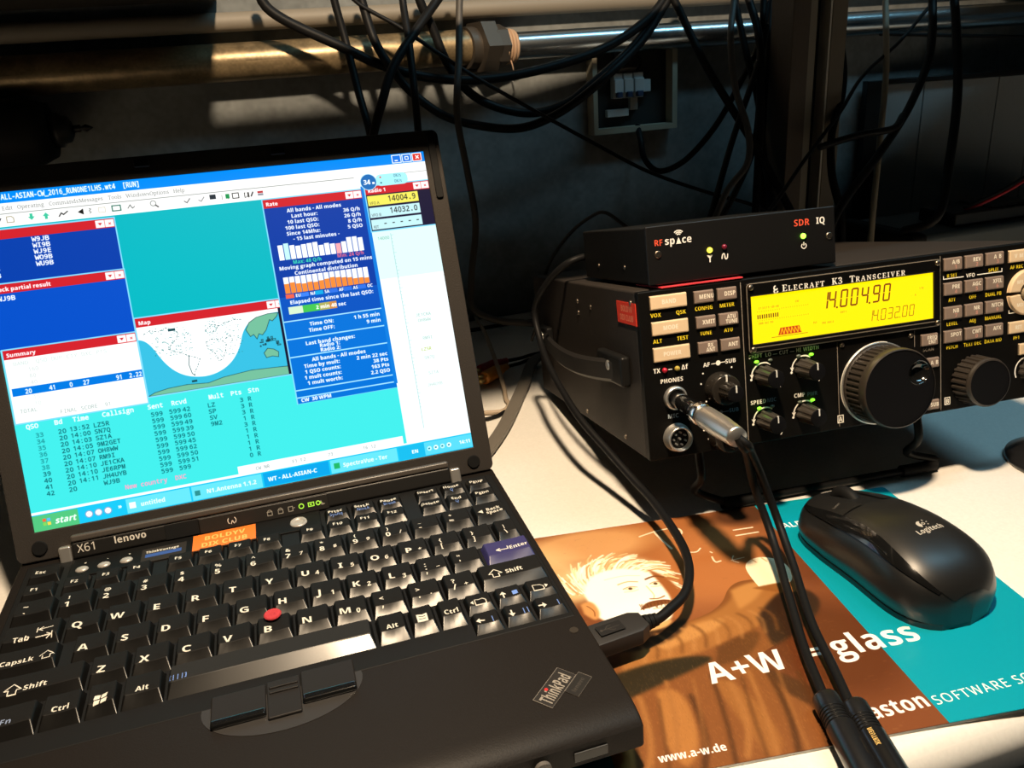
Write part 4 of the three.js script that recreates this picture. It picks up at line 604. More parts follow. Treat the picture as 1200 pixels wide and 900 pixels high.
  const sg = (() => { const pos = []; const n = strap.length - 1, hw = 7.4, th = 1.8; const q = (a, b, c2, d) => pos.push(...a, ...b, ...c2, ...a, ...c2, ...d); const rim = (p, s, o) => [p[0] + o, p[1] + s * hw, p[2]]; for (let i = 0; i < n; i++) { const A = strap[i], B = strap[i + 1]; for (const [s0, o0, s1, o1] of [[-1, 0, -.7, -th], [-.7, -th, .7, -th], [.7, -th, 1, 0], [1, 0, -1, 0]]) q(rim(A, s0, o0), rim(A, s1, o1), rim(B, s1, o1), rim(B, s0, o0)); } const g = new THREE.BufferGeometry(); g.setAttribute('position', new THREE.Float32BufferAttribute(pos, 3)); g.computeVertexNormals(); return toCreasedNormals(g, .6); })();
  const hd = mesh('carry_handle', sg, std(rgb(.020, .018, .017), .5, 0, { side: THREE.DoubleSide }), radio);
  for (const d of [-14, -196]) { const z0 = d < -100 ? -224 : -66, z1 = d < -100 ? -196 : -20; mesh('end_cap', bx(-6.5, 0, 41, 60, z0, z1, 2.4, 3), M.plasticSmooth, hd); mesh('screw', new THREE.SphereGeometry(3.4, 14, 8).scale(.4, 1, 1).translate(-6.6, 52, (z0 + z1) / 2), M.steel, hd); }
  const [sc2, z] = canvas(384, 160, '#dc3a26'); z.fillStyle = '#ee8a68'; z.font = 'bold 60px sans-serif'; z.textAlign = 'center'; z.fillText('BOLDYV', 200, 70); z.fillText('DIX CLUB', 192, 136);
  const stk = mesh('club_sticker', puv(bx(-.5, -.1, 79.2, 92, -35.6, -4), (X, Y, Z) => [(Z + 35.6) / 31.6, (Y - 79.2) / 12.8]), std(0xffffff, .5, 0, { map: ctex(sc2) }), radio); stk.userData.label = 'red lettered sticker';
  for (const [b, d] of [[86, -120], [78, -120], [84, -90], [6, -120], [6, -40], [92, -12]]) mesh('case_screw', new THREE.SphereGeometry(1.7, 12, 8).scale(.5, 1, 1).translate(-.2, b, d), M.screw, radio);
  // feet and bail
  radio.updateMatrixWorld(true);
  const loc = (p) => { const v = radio.worldToLocal(new THREE.Vector3(p[0] * K, (p[1] + DY) * K, p[2] * K)); return [v.x / K, v.y / K, v.z / K]; };
  for (const a of [20, KW - 20]) mesh('rear_foot', cz(0, 0, 0, 6, 7, 6, 20).rotateX(Math.PI / 2).translate(a, 0.5, -KD + 18), M.rubber, radio);
  const P0 = loc([402, 4, 45]), P1 = loc([556, 4, 57]);
  const bail = mesh('tilt_bail', tube([[36, 3, -14], [36.5, -4, -14], [36.5, -20, -13], [36.8, P0[1] + 12, P0[2] - 1], [P0[0] - 1, P0[1] + 3, P0[2]], [P0[0] + 8, P0[1], P0[2]], [P0[0] + 40, P0[1], P0[2]], [P1[0] - 40, P1[1], P1[2]], [P1[0] - 8, P1[1], P1[2]], [P1[0] + 1, P1[1] + 3, P1[2]], [187, P1[1] + 12, P1[2] - 1], [187, -20, -13], [187, -4, -14], [187, 3, -14]], 2.6, 120, 10), M.plasticSmooth, radio);
  mesh('rubber_sleeve', tube([[P0[0] + 1, P0[1] + .5, P0[2]], [P0[0] + 10, P0[1], P0[2]], [P0[0] + 26, P0[1], P0[2]]], 3.9, 14, 12), M.rubber, bail);
  mesh('rubber_sleeve', tube([[P1[0] - 26, P1[1], P1[2]], [P1[0] - 10, P1[1], P1[2]], [P1[0] - 1, P1[1] + .5, P1[2]]], 3.9, 14, 12), M.rubber, bail);
}
const onRadio = (o, a, b, d) => { const p = radio.localToWorld(new THREE.Vector3(a * K, b * K, d * K)); o.position.copy(p); o.rotation.copy(radio.rotation); };

// ---------------------------------------------------------------- small receiver on top of it
{
  const t = thing('receiver_box', 'small flat black receiver box with red and white lettering on top of the transceiver', 'receiver');
  onRadio(t, 9, KHt + 2.4, -123);                        // local origin rear left, x right, z front
  const W = 116, H = 32, D = 120, [c, x] = canvas(1160, 320, '#0c0b0b');
  const T = (s, a, b, mm, col, fam = 'sans-serif', sx = 1, al = 'left') => { x.fillStyle = col; x.font = 'bold ' + mm * 10 + 'px ' + fam; x.textBaseline = 'middle'; x.textAlign = al; x.save(); x.translate(a * 10, b * 10); x.scale(sx, 1); x.fillText(s, 0, 0); x.restore(); };
  T('RF', 4, 9, 4.6, '#e8573c', 'sans-serif', 1); T('sp', 10.4, 8.6, 5.8, '#f0ece6'); T('ce', 20.6, 8.6, 5.8, '#f0ece6'); x.fillStyle = '#f0ece6'; x.beginPath(); x.moveTo(172, 108); x.lineTo(188, 70); x.lineTo(204, 108); x.fill();
  x.strokeStyle = '#f0ece6'; x.lineWidth = 7; for (const r of [14, 24, 34]) { x.beginPath(); x.arc(190, 68, r, -2.4, -.75); x.stroke(); }
  T('SDR', 90, 7, 5.2, '#e8573c', 'sans-serif', 1.05); T('IQ', 104.2, 7, 5.2, '#f0ece6');
  x.fillStyle = '#f0ece6'; x.beginPath(); x.moveTo(352, 192); x.lineTo(388, 192); x.lineTo(374, 210); x.lineTo(374, 232); x.lineTo(366, 232); x.lineTo(366, 210); x.fill();
  x.beginPath(); x.lineWidth = 7; x.moveTo(444, 222); x.bezierCurveTo(444, 186, 462, 186, 462, 208); x.bezierCurveTo(462, 232, 480, 232, 480, 196); x.stroke();
  x.lineWidth = 6; x.beginPath(); x.arc(960, 205, 15, -1, 4.1); x.stroke(); x.beginPath(); x.moveTo(960, 182); x.lineTo(960, 203); x.stroke();
  mesh('enclosure', boxUV(bx(0, W, 0, H, 0, D - 2.2, 1.2), 30), M.paint, t);
  mesh('face_plate', puv(bx(-.5, W + .5, -.4, H + .4, D - 2.4, D, .7), (X, Y) => [X / W, Y / H]), std(0xffffff, .42, 0, { map: ctex(c) }), t);
  for (const [a, b] of [[6, 16.6], [112.4, 15.6]]) mesh('screw', latheZ(a, b, [[0, D + .5], [1.6, D + .9], [2.1, D + .2], [2.1, D - .2]], 18), M.screw, t);
  const l = (a, b, m, s) => { mesh('indicator_light', new THREE.SphereGeometry(1.6, 16, 10).translate(a, b, D + .3), m, t).userData.label = s; };
  l(37, 15.6, std(rgb(.5, .45, .02), .3, 0, { emissive: rgb(1, .85, .06), emissiveIntensity: 2.2 }), 'yellow light, lit'); l(46, 16.4, std(rgb(.16, .01, .03), .2), 'dark red light'); l(95.6, 17.2, std(rgb(.2, .5, .05), .3, 0, { emissive: rgb(.3, 1, .05), emissiveIntensity: 3.4 }), 'green light, lit');
  for (const [a, b] of [[30, 9], [80, 9]]) mesh('side_screw', new THREE.SphereGeometry(1.5, 12, 8).scale(.5, 1, 1).translate(0, b, a), M.screw, t);
  for (const [a, b] of [[12, 12], [104, 12], [12, 104], [104, 104]]) mesh('foot', new THREE.CylinderGeometry(4, 4, 2.2, 14).translate(a, -1.2, b), M.rubber, t);
  const card = mesh('plastic_strip', bx(0, 50, 0, .9, 0, 40, .3), std(rgb(.62, .04, .05), .35)); onRadio(card, 14, KHt + .1, -39.6); tag(card, 'thin red plastic strip peeking out under the receiver box', 'strip');
}

// ---------------------------------------------------------------- things behind the radio
{
  const t = thing('power_supply', 'low dark box tinted blue grey for cool reflected light, behind the right end of the radio', 'box', [786, 0, -335]);
  mesh('case', bx(0, 300, 4, 82, 0, 110, 7, 3), std(rgb(.07, .085, .09), .5), t);  // cool light reflection put into the case colour as a blue tint
  mesh('end_cap', bx(-6, 14, 4, 84, -2, 113, 6, 3), M.rubber, t);
  for (const [a, b] of [[20, 20], [280, 20], [20, 92], [280, 92]]) mesh('foot', new THREE.CylinderGeometry(6, 6, 5, 12).translate(a, 2.2, b), M.rubber, t);
  const u = thing('terminal_box', 'small black box with a red and black wire pair, lying on the low dark box', 'box', [846, 82.4, -290]);
  mesh('body', bx(0, 110, 0, 14, 0, 52, 2), M.plasticSmooth, u); mesh('lid', bx(50, 108, 14, 16, 4, 48, .8), M.plastic, u);
  const w = [[22, 13, 40], [40, 18, 42], [80, 32, 44], [150, 62, 40], [230, 90, 30]];
  mesh('red_wire', tube(w, 1.8), std(rgb(.35, .01, .02), .5), u); mesh('black_wire', tube(w.map(([a, b, c]) => [a, b + 3.6, c - .5]), 1.9), M.cable, u);
}
{
  const t = thing('round_stand', 'flared black round base of a stand at the right edge beside the radio', 'stand', [637, 0, 82]);
  mesh('base', new THREE.LatheGeometry([[0, 0], [34, 0], [34.6, 2], [34, 4], [28, 8], [19, 15], [15, 24], [13.4, 34], [0, 34]].map((p) => new THREE.Vector2(...p)), 48), phys(rgb(.010, .010, .011), .32, { clearcoat: .4, clearcoatRoughness: .3 }), t);
  mesh('collar', new THREE.LatheGeometry([[13.4, 33], [15.4, 34], [15.6, 40], [13.2, 42], [10.5, 44], [10, 74], [0, 75]].map((p) => new THREE.Vector2(...p)), 32), M.plasticSmooth, t);
}
// plugs and leads lying behind the laptop
{
  const plug = (name, label, m, x, z, turn) => { const t = thing(name, label, 'plug', [x, 7.6, z], turn); const L = (p) => new THREE.LatheGeometry(p.map((q) => new THREE.Vector2(...q)), 20).rotateZ(-Math.PI / 2); mesh('sleeve', L([[0, 0], [5.6, 0], [6.2, 3], [6.2, 20], [5, 22], [5, 23.4], [4.6, 24], [4.6, 26], [4, 27], [4, 29], [3.4, 30], [3, 36], [0, 36]]), m, t); mesh('contact', L([[0, -9], [1.6, -8], [1.6, -7], [0, -7], [4.2, -7], [4.2, 0], [0, 0]]), M.gold, t); mesh('lead', tube([[35, 0, 0], [50, -1, 4], [74, -4, 2], [98, -5, 12]], 1.7), M.cable, t); return t; };
  plug('phono_plug', 'orange phono plug lying behind the laptop', std(rgb(.75, .28, .03), .45), 322, -231, .62);
  plug('phono_plug', 'red phono plug lying behind the orange one', std(rgb(.42, .02, .03), .45), 324, -250, .5);
  const f = [[392, 9, -262], [382, 8, -258], [350, 4.4, -201], [311, 4, -129], [288, 4, -94], [266, 4, -66], [230, 4, -40]];
  const cv = new THREE.CatmullRomCurve3(f.map(V)); const pos = []; const N = 60; let prev;
  for (let i = 0; i <= N; i++) { const p = cv.getPoint(i / N), d = cv.getTangent(i / N), n = new THREE.Vector3(d.z, 0, -d.x).normalize(); const A = [p.clone().addScaledVector(n, 5), p.clone().addScaledVector(n, -5)]; const R = [A[0].clone().setY(p.y + 1.7), A[0].clone().setY(p.y - 1.7), A[1].clone().setY(p.y - 1.7), A[1].clone().setY(p.y + 1.7), p.clone().setY(p.y + 2.4)]; const q = [R[4], R[0], R[1], R[2], R[3]]; if (prev) for (let k = 0; k < 5; k++) { const a = prev[k], b = prev[(k + 1) % 5], c = q[k], e = q[(k + 1) % 5]; pos.push(...a, ...c, ...b, ...b, ...c, ...e); } prev = q; }
  const g = new THREE.BufferGeometry(); g.setAttribute('position', new THREE.Float32BufferAttribute(pos, 3)); g.computeVertexNormals();
  tag(mesh('flat_cable', toCreasedNormals(g, .5), std(rgb(.15, .135, .115), .5, 0, { side: THREE.DoubleSide })), 'flat grey cable on the desk between laptop and radio', 'cable');
  cab('thin_cable', 'thin beige cable making a sharp bend on the desk behind the laptop', M.cableBrown, 2, [[363, 12, -410], [350, 20, -320], [338, 17, -240], [334, 6, -205], [330, 2.4, -186], [329, 2.4, -174], [320, 2.4, -163], [303, 2.4, -167], [270, 2.4, -175]]);
  cab('thin_cable', 'thin black cable lying beside the beige bend behind the laptop', M.cable, 1.7, [[340, 2, -190], [331, 2, -176], [315, 2, -157], [296, 2, -154], [260, 2, -160]]);
  cab('thin_cable', 'thin grey lead arching behind the radio up to the receiver box', M.cableGrey, 1.4, [[366, 42, -216], [372, 62, -212], [377, 109, -196], [388, 140, -172], [399, 157, -150], [405, 162, -135], [420, 150, -128]]);
  cab('thin_cable', 'black lead crossing level behind the laptop towards the radio', M.cable, 2.2, [[300, 22, -352], [345, 12, -366], [377, 8, -380], [418, 10, -372], [460, 10, -360]]);
}

// ---------------------------------------------------------------- cables in front
{
  const t = thing('usb_cable', 'black USB cable from the receiver box to the side of the laptop', 'cable');
  const pts = [[392, 134, -82], [378, 140, -92], [359, 138, -93], [346, 118, -112], [342, 95, -128], [341, 76, -116], [337, 66, -87], [336, 49, -28], [343, 36, 6], [349, 26, 33], [351, 23, 47], [350, 20, 75], [345, 19, 103], [337, 19, 122], [327, 18, 135], [315, 17, 142], [307, 16, 145], [298, 16, 145]];
  mesh('lead', tube(pts, 2.5, 220, 12), M.cable, t);
  const pl = new THREE.Group(); pl.name = 'plug'; t.add(pl); pl.position.set(266 * K, 16 * K, 149 * K); pl.rotation.y = .1;
  const s = new THREE.Shape(); s.moveTo(0, -7.6); s.lineTo(25, -7.6); s.lineTo(30, -5); s.lineTo(30, 5); s.lineTo(25, 7.6); s.lineTo(0, 7.6); s.closePath();
  mesh('plug_body', toCreasedNormals(ext(s, 8.4, .8, 2), .4).rotateX(-Math.PI / 2).translate(4, -4.2, 0), std(rgb(.022, .02, .019), .5), pl);
  mesh('strain_relief', mergeGeometries([0, 1, 2].map((i) => new THREE.CylinderGeometry(3.9 - i * .4, 4 - i * .4, 2, 16).rotateZ(-Math.PI / 2).translate(35 + i * 2.5, 0, 0))), M.rubber, pl);
  mesh('shell', bx(-8, 5, -2.2, 2.2, -6, 6), M.steel, pl);
  const [uc, x] = canvas(256, 128, '#171514'); x.strokeStyle = x.fillStyle = '#37322d'; x.lineWidth = 8; x.beginPath(); x.moveTo(30, 64); x.lineTo(220, 64); x.moveTo(70, 64); x.lineTo(110, 30); x.lineTo(150, 30); x.moveTo(100, 64); x.lineTo(140, 98); x.lineTo(170, 98); x.stroke(); x.beginPath(); x.arc(34, 64, 14, 0, 7); x.fill();
  mesh('trident_mark', puv(bx(9, 22, 4.15, 4.35, -3.4, 3.4), (X, Y, Z) => [(X - 9) / 13, .5 - Z / 6.8]), std(0xffffff, .5, 0, { map: ctex(uc) }), pl);
}
{
  const t = thing('headphone_splitter', 'black splitter cable from the radio headphone jack to two sockets on the brochure', 'cable');
  radio.updateMatrixWorld(true);
  const w = (a, b, o) => { const p = radio.localToWorld(new THREE.Vector3(a * K, b * K, o * K)); return [p.x / K, p.y / K - DY, p.z / K]; };
  const A = V(w(17.8, 35.8, 0.5)), Bq = V([365.4, 89.4, 118]), ax = Bq.clone().sub(A), len = ax.length();
  const pl = new THREE.Group(); pl.name = 'plug'; t.add(pl); pl.position.copy(A.clone().multiplyScalar(K)); pl.quaternion.setFromUnitVectors(new THREE.Vector3(0, 0, 1), ax.normalize());
  mesh('adapter', latheZ(0, 0, [[0, 0], [4.8, 0], [4.8, 22], [5.2, 23], [5.2, 26], [0, 26]], 28), M.gloss, pl);
  mesh('collar', latheZ(0, 0, [[0, 25], [6.2, 25.4], [6.4, 28], [6.2, 31], [5.6, 32], [0, 32]], 28), M.chrome, pl);
  mesh('barrel', latheZ(0, 0, [[0, 31], [5, 31], [5, 34], [6.2, 35], [6.2, 52], [5.4, len - 3], [5, len], [0, len]], 28), std(rgb(.60, .58, .55), .34, .9), pl);
  const rt = [Bq.toArray(), [369, 86, 121], [381, 74, 105], [395, 50, 97], [401, 26, 105], [395, 14, 128], [378, 9, 168], [369, 8, 195], [360, 8, 219]];
  const lt = [Bq.toArray(), [367, 85, 120], [381, 71, 102], [391, 45, 96], [394, 22, 109], [381, 12, 143], [365, 8, 180], [353, 8, 211]];
  mesh('lead', tube(rt, 2.25, 140, 12), M.cable, t); mesh('lead', tube(lt, 2.25, 140, 12), M.cable, t);
  const sock = (p, q, gold) => { const s = new THREE.Group(); s.name = 'socket'; t.add(s); const a = V(p), d = V(q).sub(a); s.position.copy(a.multiplyScalar(K)); s.quaternion.setFromUnitVectors(new THREE.Vector3(0, 0, 1), d.normalize());
    mesh('sleeve', latheZ(0, 0, [[0, -1], [3.6, -1], [5.6, 0], [5.9, 1], [5.9, 7], [5.4, 7.4], [5.4, 16], [6, 16.4], [6, 62], [0, 62]], 32), phys(rgb(.008, .008, .009), .3, { clearcoat: .5, clearcoatRoughness: .25 }), s);
    const kn = []; for (let i = 0; i < 5; i++) kn.push(new THREE.TorusGeometry(5.5, .3, 6, 32).translate(0, 0, 8.4 + i * 1.7)); mesh('knurled_grip', mergeGeometries(kn), M.plasticSmooth, s);
    if (gold) { const [c, x] = canvas(512, 64, '#0b0a0a'); x.fillStyle = '#d9b46a'; x.font = 'bold 40px sans-serif'; x.textBaseline = 'middle'; x.fillText('NEUTRIK', 20, 34); x.beginPath(); x.arc(470, 32, 27, 0, 7); x.fill(); x.fillStyle = '#0b0a0a'; x.beginPath(); x.arc(478, 26, 8, 0, 7); x.fill();
      const g = new THREE.CylinderGeometry(6.1, 6.1, 26, 12, 1, true, -.36, .72); puv(g, (X, Y, Z) => [.5 + Y / 26, 0.5 + X / 4.4]); g.rotateX(Math.PI / 2); const mk = mesh('gold_lettering', g, std(0xffffff, .35, 0, { map: ctex(c), side: THREE.DoubleSide }), s); const up = new THREE.Vector3(-.42, .78, .46).applyQuaternion(s.quaternion.clone().invert()); mk.rotation.z = Math.atan2(up.y, up.x) + Math.PI / 2; mk.position.z = 29 * K; } };
  sock([353, 8.4, 211], [342, 8.4, 250]); sock([361, 8.4, 219], [351, 8.4, 257], true);
}

// ---------------------------------------------------------------- brochure
{
  const t = thing('brochure', 'glossy brown and turquoise brochure with a white haired man and big white lettering', 'brochure', [509 - 260 * .99, 0, 64 - 260 * .139], -Math.asin(.139));
  const u0 = -18, U = 278, Vv = 185, SC = 7.2, [c, x] = canvas(Math.round(U * SC), Math.round(Vv * SC), '#774222');
  const X = (u) => (u - u0) * SC, Y = (v) => v * SC;
  const blob = (u, v, r, col, a = 1, ry = r) => { x.save(); x.globalAlpha = a; x.translate(X(u), Y(v)); x.scale(1, ry / r); const g = x.createRadialGradient(0, 0, 0, 0, 0, r * SC); g.addColorStop(0, col); g.addColorStop(.55, col); g.addColorStop(1, col + '00'); x.fillStyle = g; x.beginPath(); x.arc(0, 0, r * SC, 0, 7); x.fill(); x.restore(); };
  const path = (p, col, close = 1) => { x.beginPath(); x.moveTo(X(p[0][0]), Y(p[0][1])); for (let i = 1; i < p.length - 1; i++) { const a = p[i], b = p[i + 1]; x.quadraticCurveTo(X(a[0]), Y(a[1]), X((a[0] + b[0]) / 2), Y((a[1] + b[1]) / 2)); } x.lineTo(X(p[p.length - 1][0]), Y(p[p.length - 1][1])); if (close) { x.closePath(); x.fillStyle = col; x.fill(); } };
  const stroke = (p, col, w) => { path(p, col, 0); x.strokeStyle = col; x.lineWidth = w * SC; x.lineCap = 'round'; x.stroke(); };
  // blackboard behind the figure; lamp glow at top left painted into the print
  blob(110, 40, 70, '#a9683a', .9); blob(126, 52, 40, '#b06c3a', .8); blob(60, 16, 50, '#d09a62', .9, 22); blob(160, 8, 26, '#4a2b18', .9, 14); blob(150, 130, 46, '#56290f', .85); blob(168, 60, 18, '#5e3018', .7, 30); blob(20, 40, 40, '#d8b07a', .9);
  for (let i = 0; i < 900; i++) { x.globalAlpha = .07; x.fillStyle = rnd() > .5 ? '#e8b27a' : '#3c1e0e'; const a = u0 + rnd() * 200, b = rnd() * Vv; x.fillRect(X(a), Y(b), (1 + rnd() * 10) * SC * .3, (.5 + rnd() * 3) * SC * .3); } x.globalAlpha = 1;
  // jacket and raised arm
  const soft = (px, fn) => { x.save(); x.filter = 'blur(' + px + 'px)'; fn(); x.restore(); };
  path([[14, 190], [22, 140], [40, 112], [64, 100], [92, 97], [112, 90], [124, 72], [140, 71], [160, 82], [163, 98], [142, 116], [114, 128], [108, 134], [122, 150], [136, 168], [148, 190]], '#7d4a22');
  soft(7, () => {
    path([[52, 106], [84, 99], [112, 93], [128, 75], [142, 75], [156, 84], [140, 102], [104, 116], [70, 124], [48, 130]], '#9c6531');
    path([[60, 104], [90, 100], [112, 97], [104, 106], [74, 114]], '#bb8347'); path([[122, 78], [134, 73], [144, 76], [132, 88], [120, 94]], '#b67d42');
    path([[126, 102], [144, 84], [161, 84], [164, 100], [142, 117], [124, 124]], '#2f1a0c'); path([[40, 126], [68, 119], [100, 124], [72, 133], [44, 142]], '#2a210f'); path([[98, 118], [128, 106], [112, 128], [92, 131]], '#5d3717');
    path([[58, 97], [80, 97], [94, 93], [84, 106], [64, 112], [48, 110]], '#35200f'); path([[112, 134], [128, 150], [142, 176], [132, 178], [116, 154]], '#4a2a12');
    path([[60, 140], [72, 136], [70, 170], [58, 186], [54, 170]], '#a56c35'); path([[86, 138], [98, 138], [104, 180], [92, 186]], '#8f5a2a'); path([[30, 146], [44, 138], [40, 186], [26, 188]], '#b3773c');
  });
  soft(6, () => { for (let i = 0; i < 16; i++) { const a = 32 + i * 6.7 + rnd() * 3, b = 134 + rnd() * 12; stroke([[a + 6, b], [a + 1 + (i % 3) * 2, b + 22], [a - 4, b + 40 + rnd() * 14]], i % 2 ? '#4d2b10' : '#9a6432', .9 + (i % 3) * .9); } for (let i = 0; i < 12; i++) { const a = 60 + i * 6.4; stroke([[a, 103 - i * .7], [a + 5, 111 - i], [a + 1, 120 - i * .6]], i % 2 ? '#6a3f1a' : '#b57d45', .8 + rnd() * .6); } });
  for (let i = 0; i < 5200; i++) { x.globalAlpha = .10; x.fillStyle = rnd() > .5 ? '#dca466' : '#3a200c'; const a = 22 + rnd() * 120, b = 98 + rnd() * 87; x.fillRect(X(a), Y(b), 2, 5 + rnd() * 9); } x.globalAlpha = 1;
  // hand with chalk
  path([[138, 80], [137, 66], [140, 56], [150, 52], [159, 57], [162, 66], [158, 78], [150, 82]], '#fbe9c4'); soft(2, () => { for (const [a, b] of [[145, 53.4], [151, 54], [157, 59]]) stroke([[a, b], [a + 1.4, b + 4]], '#b98a58', .7); });
  soft(3, () => path([[134, 79], [150, 77], [161, 81], [158, 88], [146, 86]], '#8a5526'));
  // head: pale print, with lamp overexposure on face and hair painted in
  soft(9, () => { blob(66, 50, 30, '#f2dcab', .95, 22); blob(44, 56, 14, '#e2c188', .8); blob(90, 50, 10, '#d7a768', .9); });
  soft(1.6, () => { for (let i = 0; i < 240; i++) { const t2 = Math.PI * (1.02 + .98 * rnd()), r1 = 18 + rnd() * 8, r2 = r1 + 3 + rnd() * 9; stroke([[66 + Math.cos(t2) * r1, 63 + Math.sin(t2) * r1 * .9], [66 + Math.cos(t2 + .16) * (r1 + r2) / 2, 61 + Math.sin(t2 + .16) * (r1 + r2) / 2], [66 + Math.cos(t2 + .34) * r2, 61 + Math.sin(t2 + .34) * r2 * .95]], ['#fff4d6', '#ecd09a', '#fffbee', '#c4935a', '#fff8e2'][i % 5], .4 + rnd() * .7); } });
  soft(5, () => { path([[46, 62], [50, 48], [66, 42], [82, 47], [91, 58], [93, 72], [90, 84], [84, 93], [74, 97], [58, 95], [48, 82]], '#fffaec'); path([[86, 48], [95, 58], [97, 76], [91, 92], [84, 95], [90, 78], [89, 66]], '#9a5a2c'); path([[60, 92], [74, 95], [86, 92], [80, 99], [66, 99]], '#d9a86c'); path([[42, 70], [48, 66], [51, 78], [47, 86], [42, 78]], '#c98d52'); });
  soft(1.2, () => {
    for (const [a, b, w] of [[71.5, 63, 4], [86, 62, 3.2]]) { path([[a - w, b], [a, b - 2], [a + w, b], [a, b + 1.8]], '#f3e0b6'); x.fillStyle = '#5a4226'; x.beginPath(); x.arc(X(a), Y(b), 1.1 * SC, 0, 7); x.fill(); stroke([[a - w, b - .4], [a, b - 2.4], [a + w, b - .4]], '#94683c', .45); stroke([[a - w, b + 2.2], [a, b + 3], [a + w, b + 1.8]], '#dcb680', .4); }
    stroke([[66, 58], [71, 56], [77, 58]], '#d2ac78', 1); stroke([[82, 57], [87, 54.6], [92, 57.4]], '#7a4823', 1.3); stroke([[80.5, 63], [82.5, 71], [81, 74]], '#e6c593', .7); stroke([[79, 74.2], [83, 75.4], [87, 73.6]], '#94602f', .9); stroke([[45, 72], [48, 76], [47, 81]], '#8a5228', .6);
    path([[71, 82], [75, 77], [81, 76], [88, 76.6], [92, 81.4], [85, 80], [78, 81]], '#6d3a1a'); for (let i = 0; i < 30; i++) { const a = 72 + i * .66; stroke([[a, 77.2 + rnd()], [a - .8 + rnd() * 1.2, 79.6], [a - 1.4 + rnd() * 2, 81 + rnd() * 1.4]], i % 3 ? '#8a5a30' : '#54300f', .3); } stroke([[78, 82.6], [82, 83], [86, 82.4]], '#c98f5c', .5);
    stroke([[60, 52], [70, 50], [80, 53]], '#f0dbb0', .5); 
  });
  // chalk marks
  const ch = '#efd9b8'; stroke([[92, 15], [104, 11], [118, 11], [118, 19], [111, 21]], ch, 1.2); stroke([[102, 12], [103, 20], [106, 32]], ch, 1.5); stroke([[114, 38], [118, 40], [122, 36]], ch, .9); stroke([[125, 46], [124, 52], [128, 51]], ch, 1.1); stroke([[126, 41], [126.6, 42]], ch, .9); stroke([[134, 52], [142, 51]], ch, .7); stroke([[137, 48], [133.6, 52], [137, 55]], ch, .7); stroke([[148, 23], [160, 23]], ch, 1.1); stroke([[147, 29], [161, 28.6]], ch, 1.1);
  // turquoise bands
  x.fillStyle = '#0094a8'; x.fillRect(X(172), 0, X(262) - X(172), Y(190)); x.fillRect(0, 0, X(30), Y(190));
  const T = (s, u, v, mm, f = 'bold', sx = 1, ls = 0) => { x.fillStyle = '#f5f0ea'; x.font = f + ' ' + mm * SC + 'px sans-serif'; x.textAlign = 'left'; x.textBaseline = 'alphabetic'; x.save(); x.translate(X(u), Y(v)); x.scale(sx, 1); for (const cc of s) { x.fillText(cc, 0, 0); x.translate(x.measureText(cc).width + ls * SC, 0); } x.restore(); };
  x.save(); x.translate(X(86), Y(141)); x.rotate(-.045); x.translate(-X(86), -Y(141)); T('A+W', 86, 141, 18.4, 'bold', 1); T('=', 136.5, 141, 18, 'bold', .92); T('glass', 149, 141, 19, 'bold', 1.0); T('+', 199.6, 132, 12, 'bold', 1); x.restore();
  x.save(); x.translate(X(136), Y(177)); x.rotate(-.06); x.translate(-X(136), -Y(177)); T('glaston', 134, 177, 11.4, 'bold', .93); x.restore();
  x.save(); x.translate(X(173), Y(175)); x.rotate(-.07); x.translate(-X(173), -Y(175)); T('SOFTWARE SOLUTIONS', 173.6, 175, 7.0, 'normal', 1, .55); x.restore();
  T('www.a-w.de', 48.5, 178, 5.8, 'bold', .86); T('ALFAK', 177, 29, 7.4); T('p', 187, 36, 4.4);
  const sh = rrect(u0, -Vv, 260, 0, 2.2);
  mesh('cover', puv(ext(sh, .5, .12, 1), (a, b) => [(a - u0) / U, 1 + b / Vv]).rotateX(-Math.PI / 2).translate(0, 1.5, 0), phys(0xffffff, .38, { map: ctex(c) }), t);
  mesh('pages', ext(rrect(u0 + .2, -Vv + .2, 259.8, -.2, 2), 1.45).rotateX(-Math.PI / 2).translate(0, .02, 0), std(rgb(.7, .68, .62), .7), t);
}

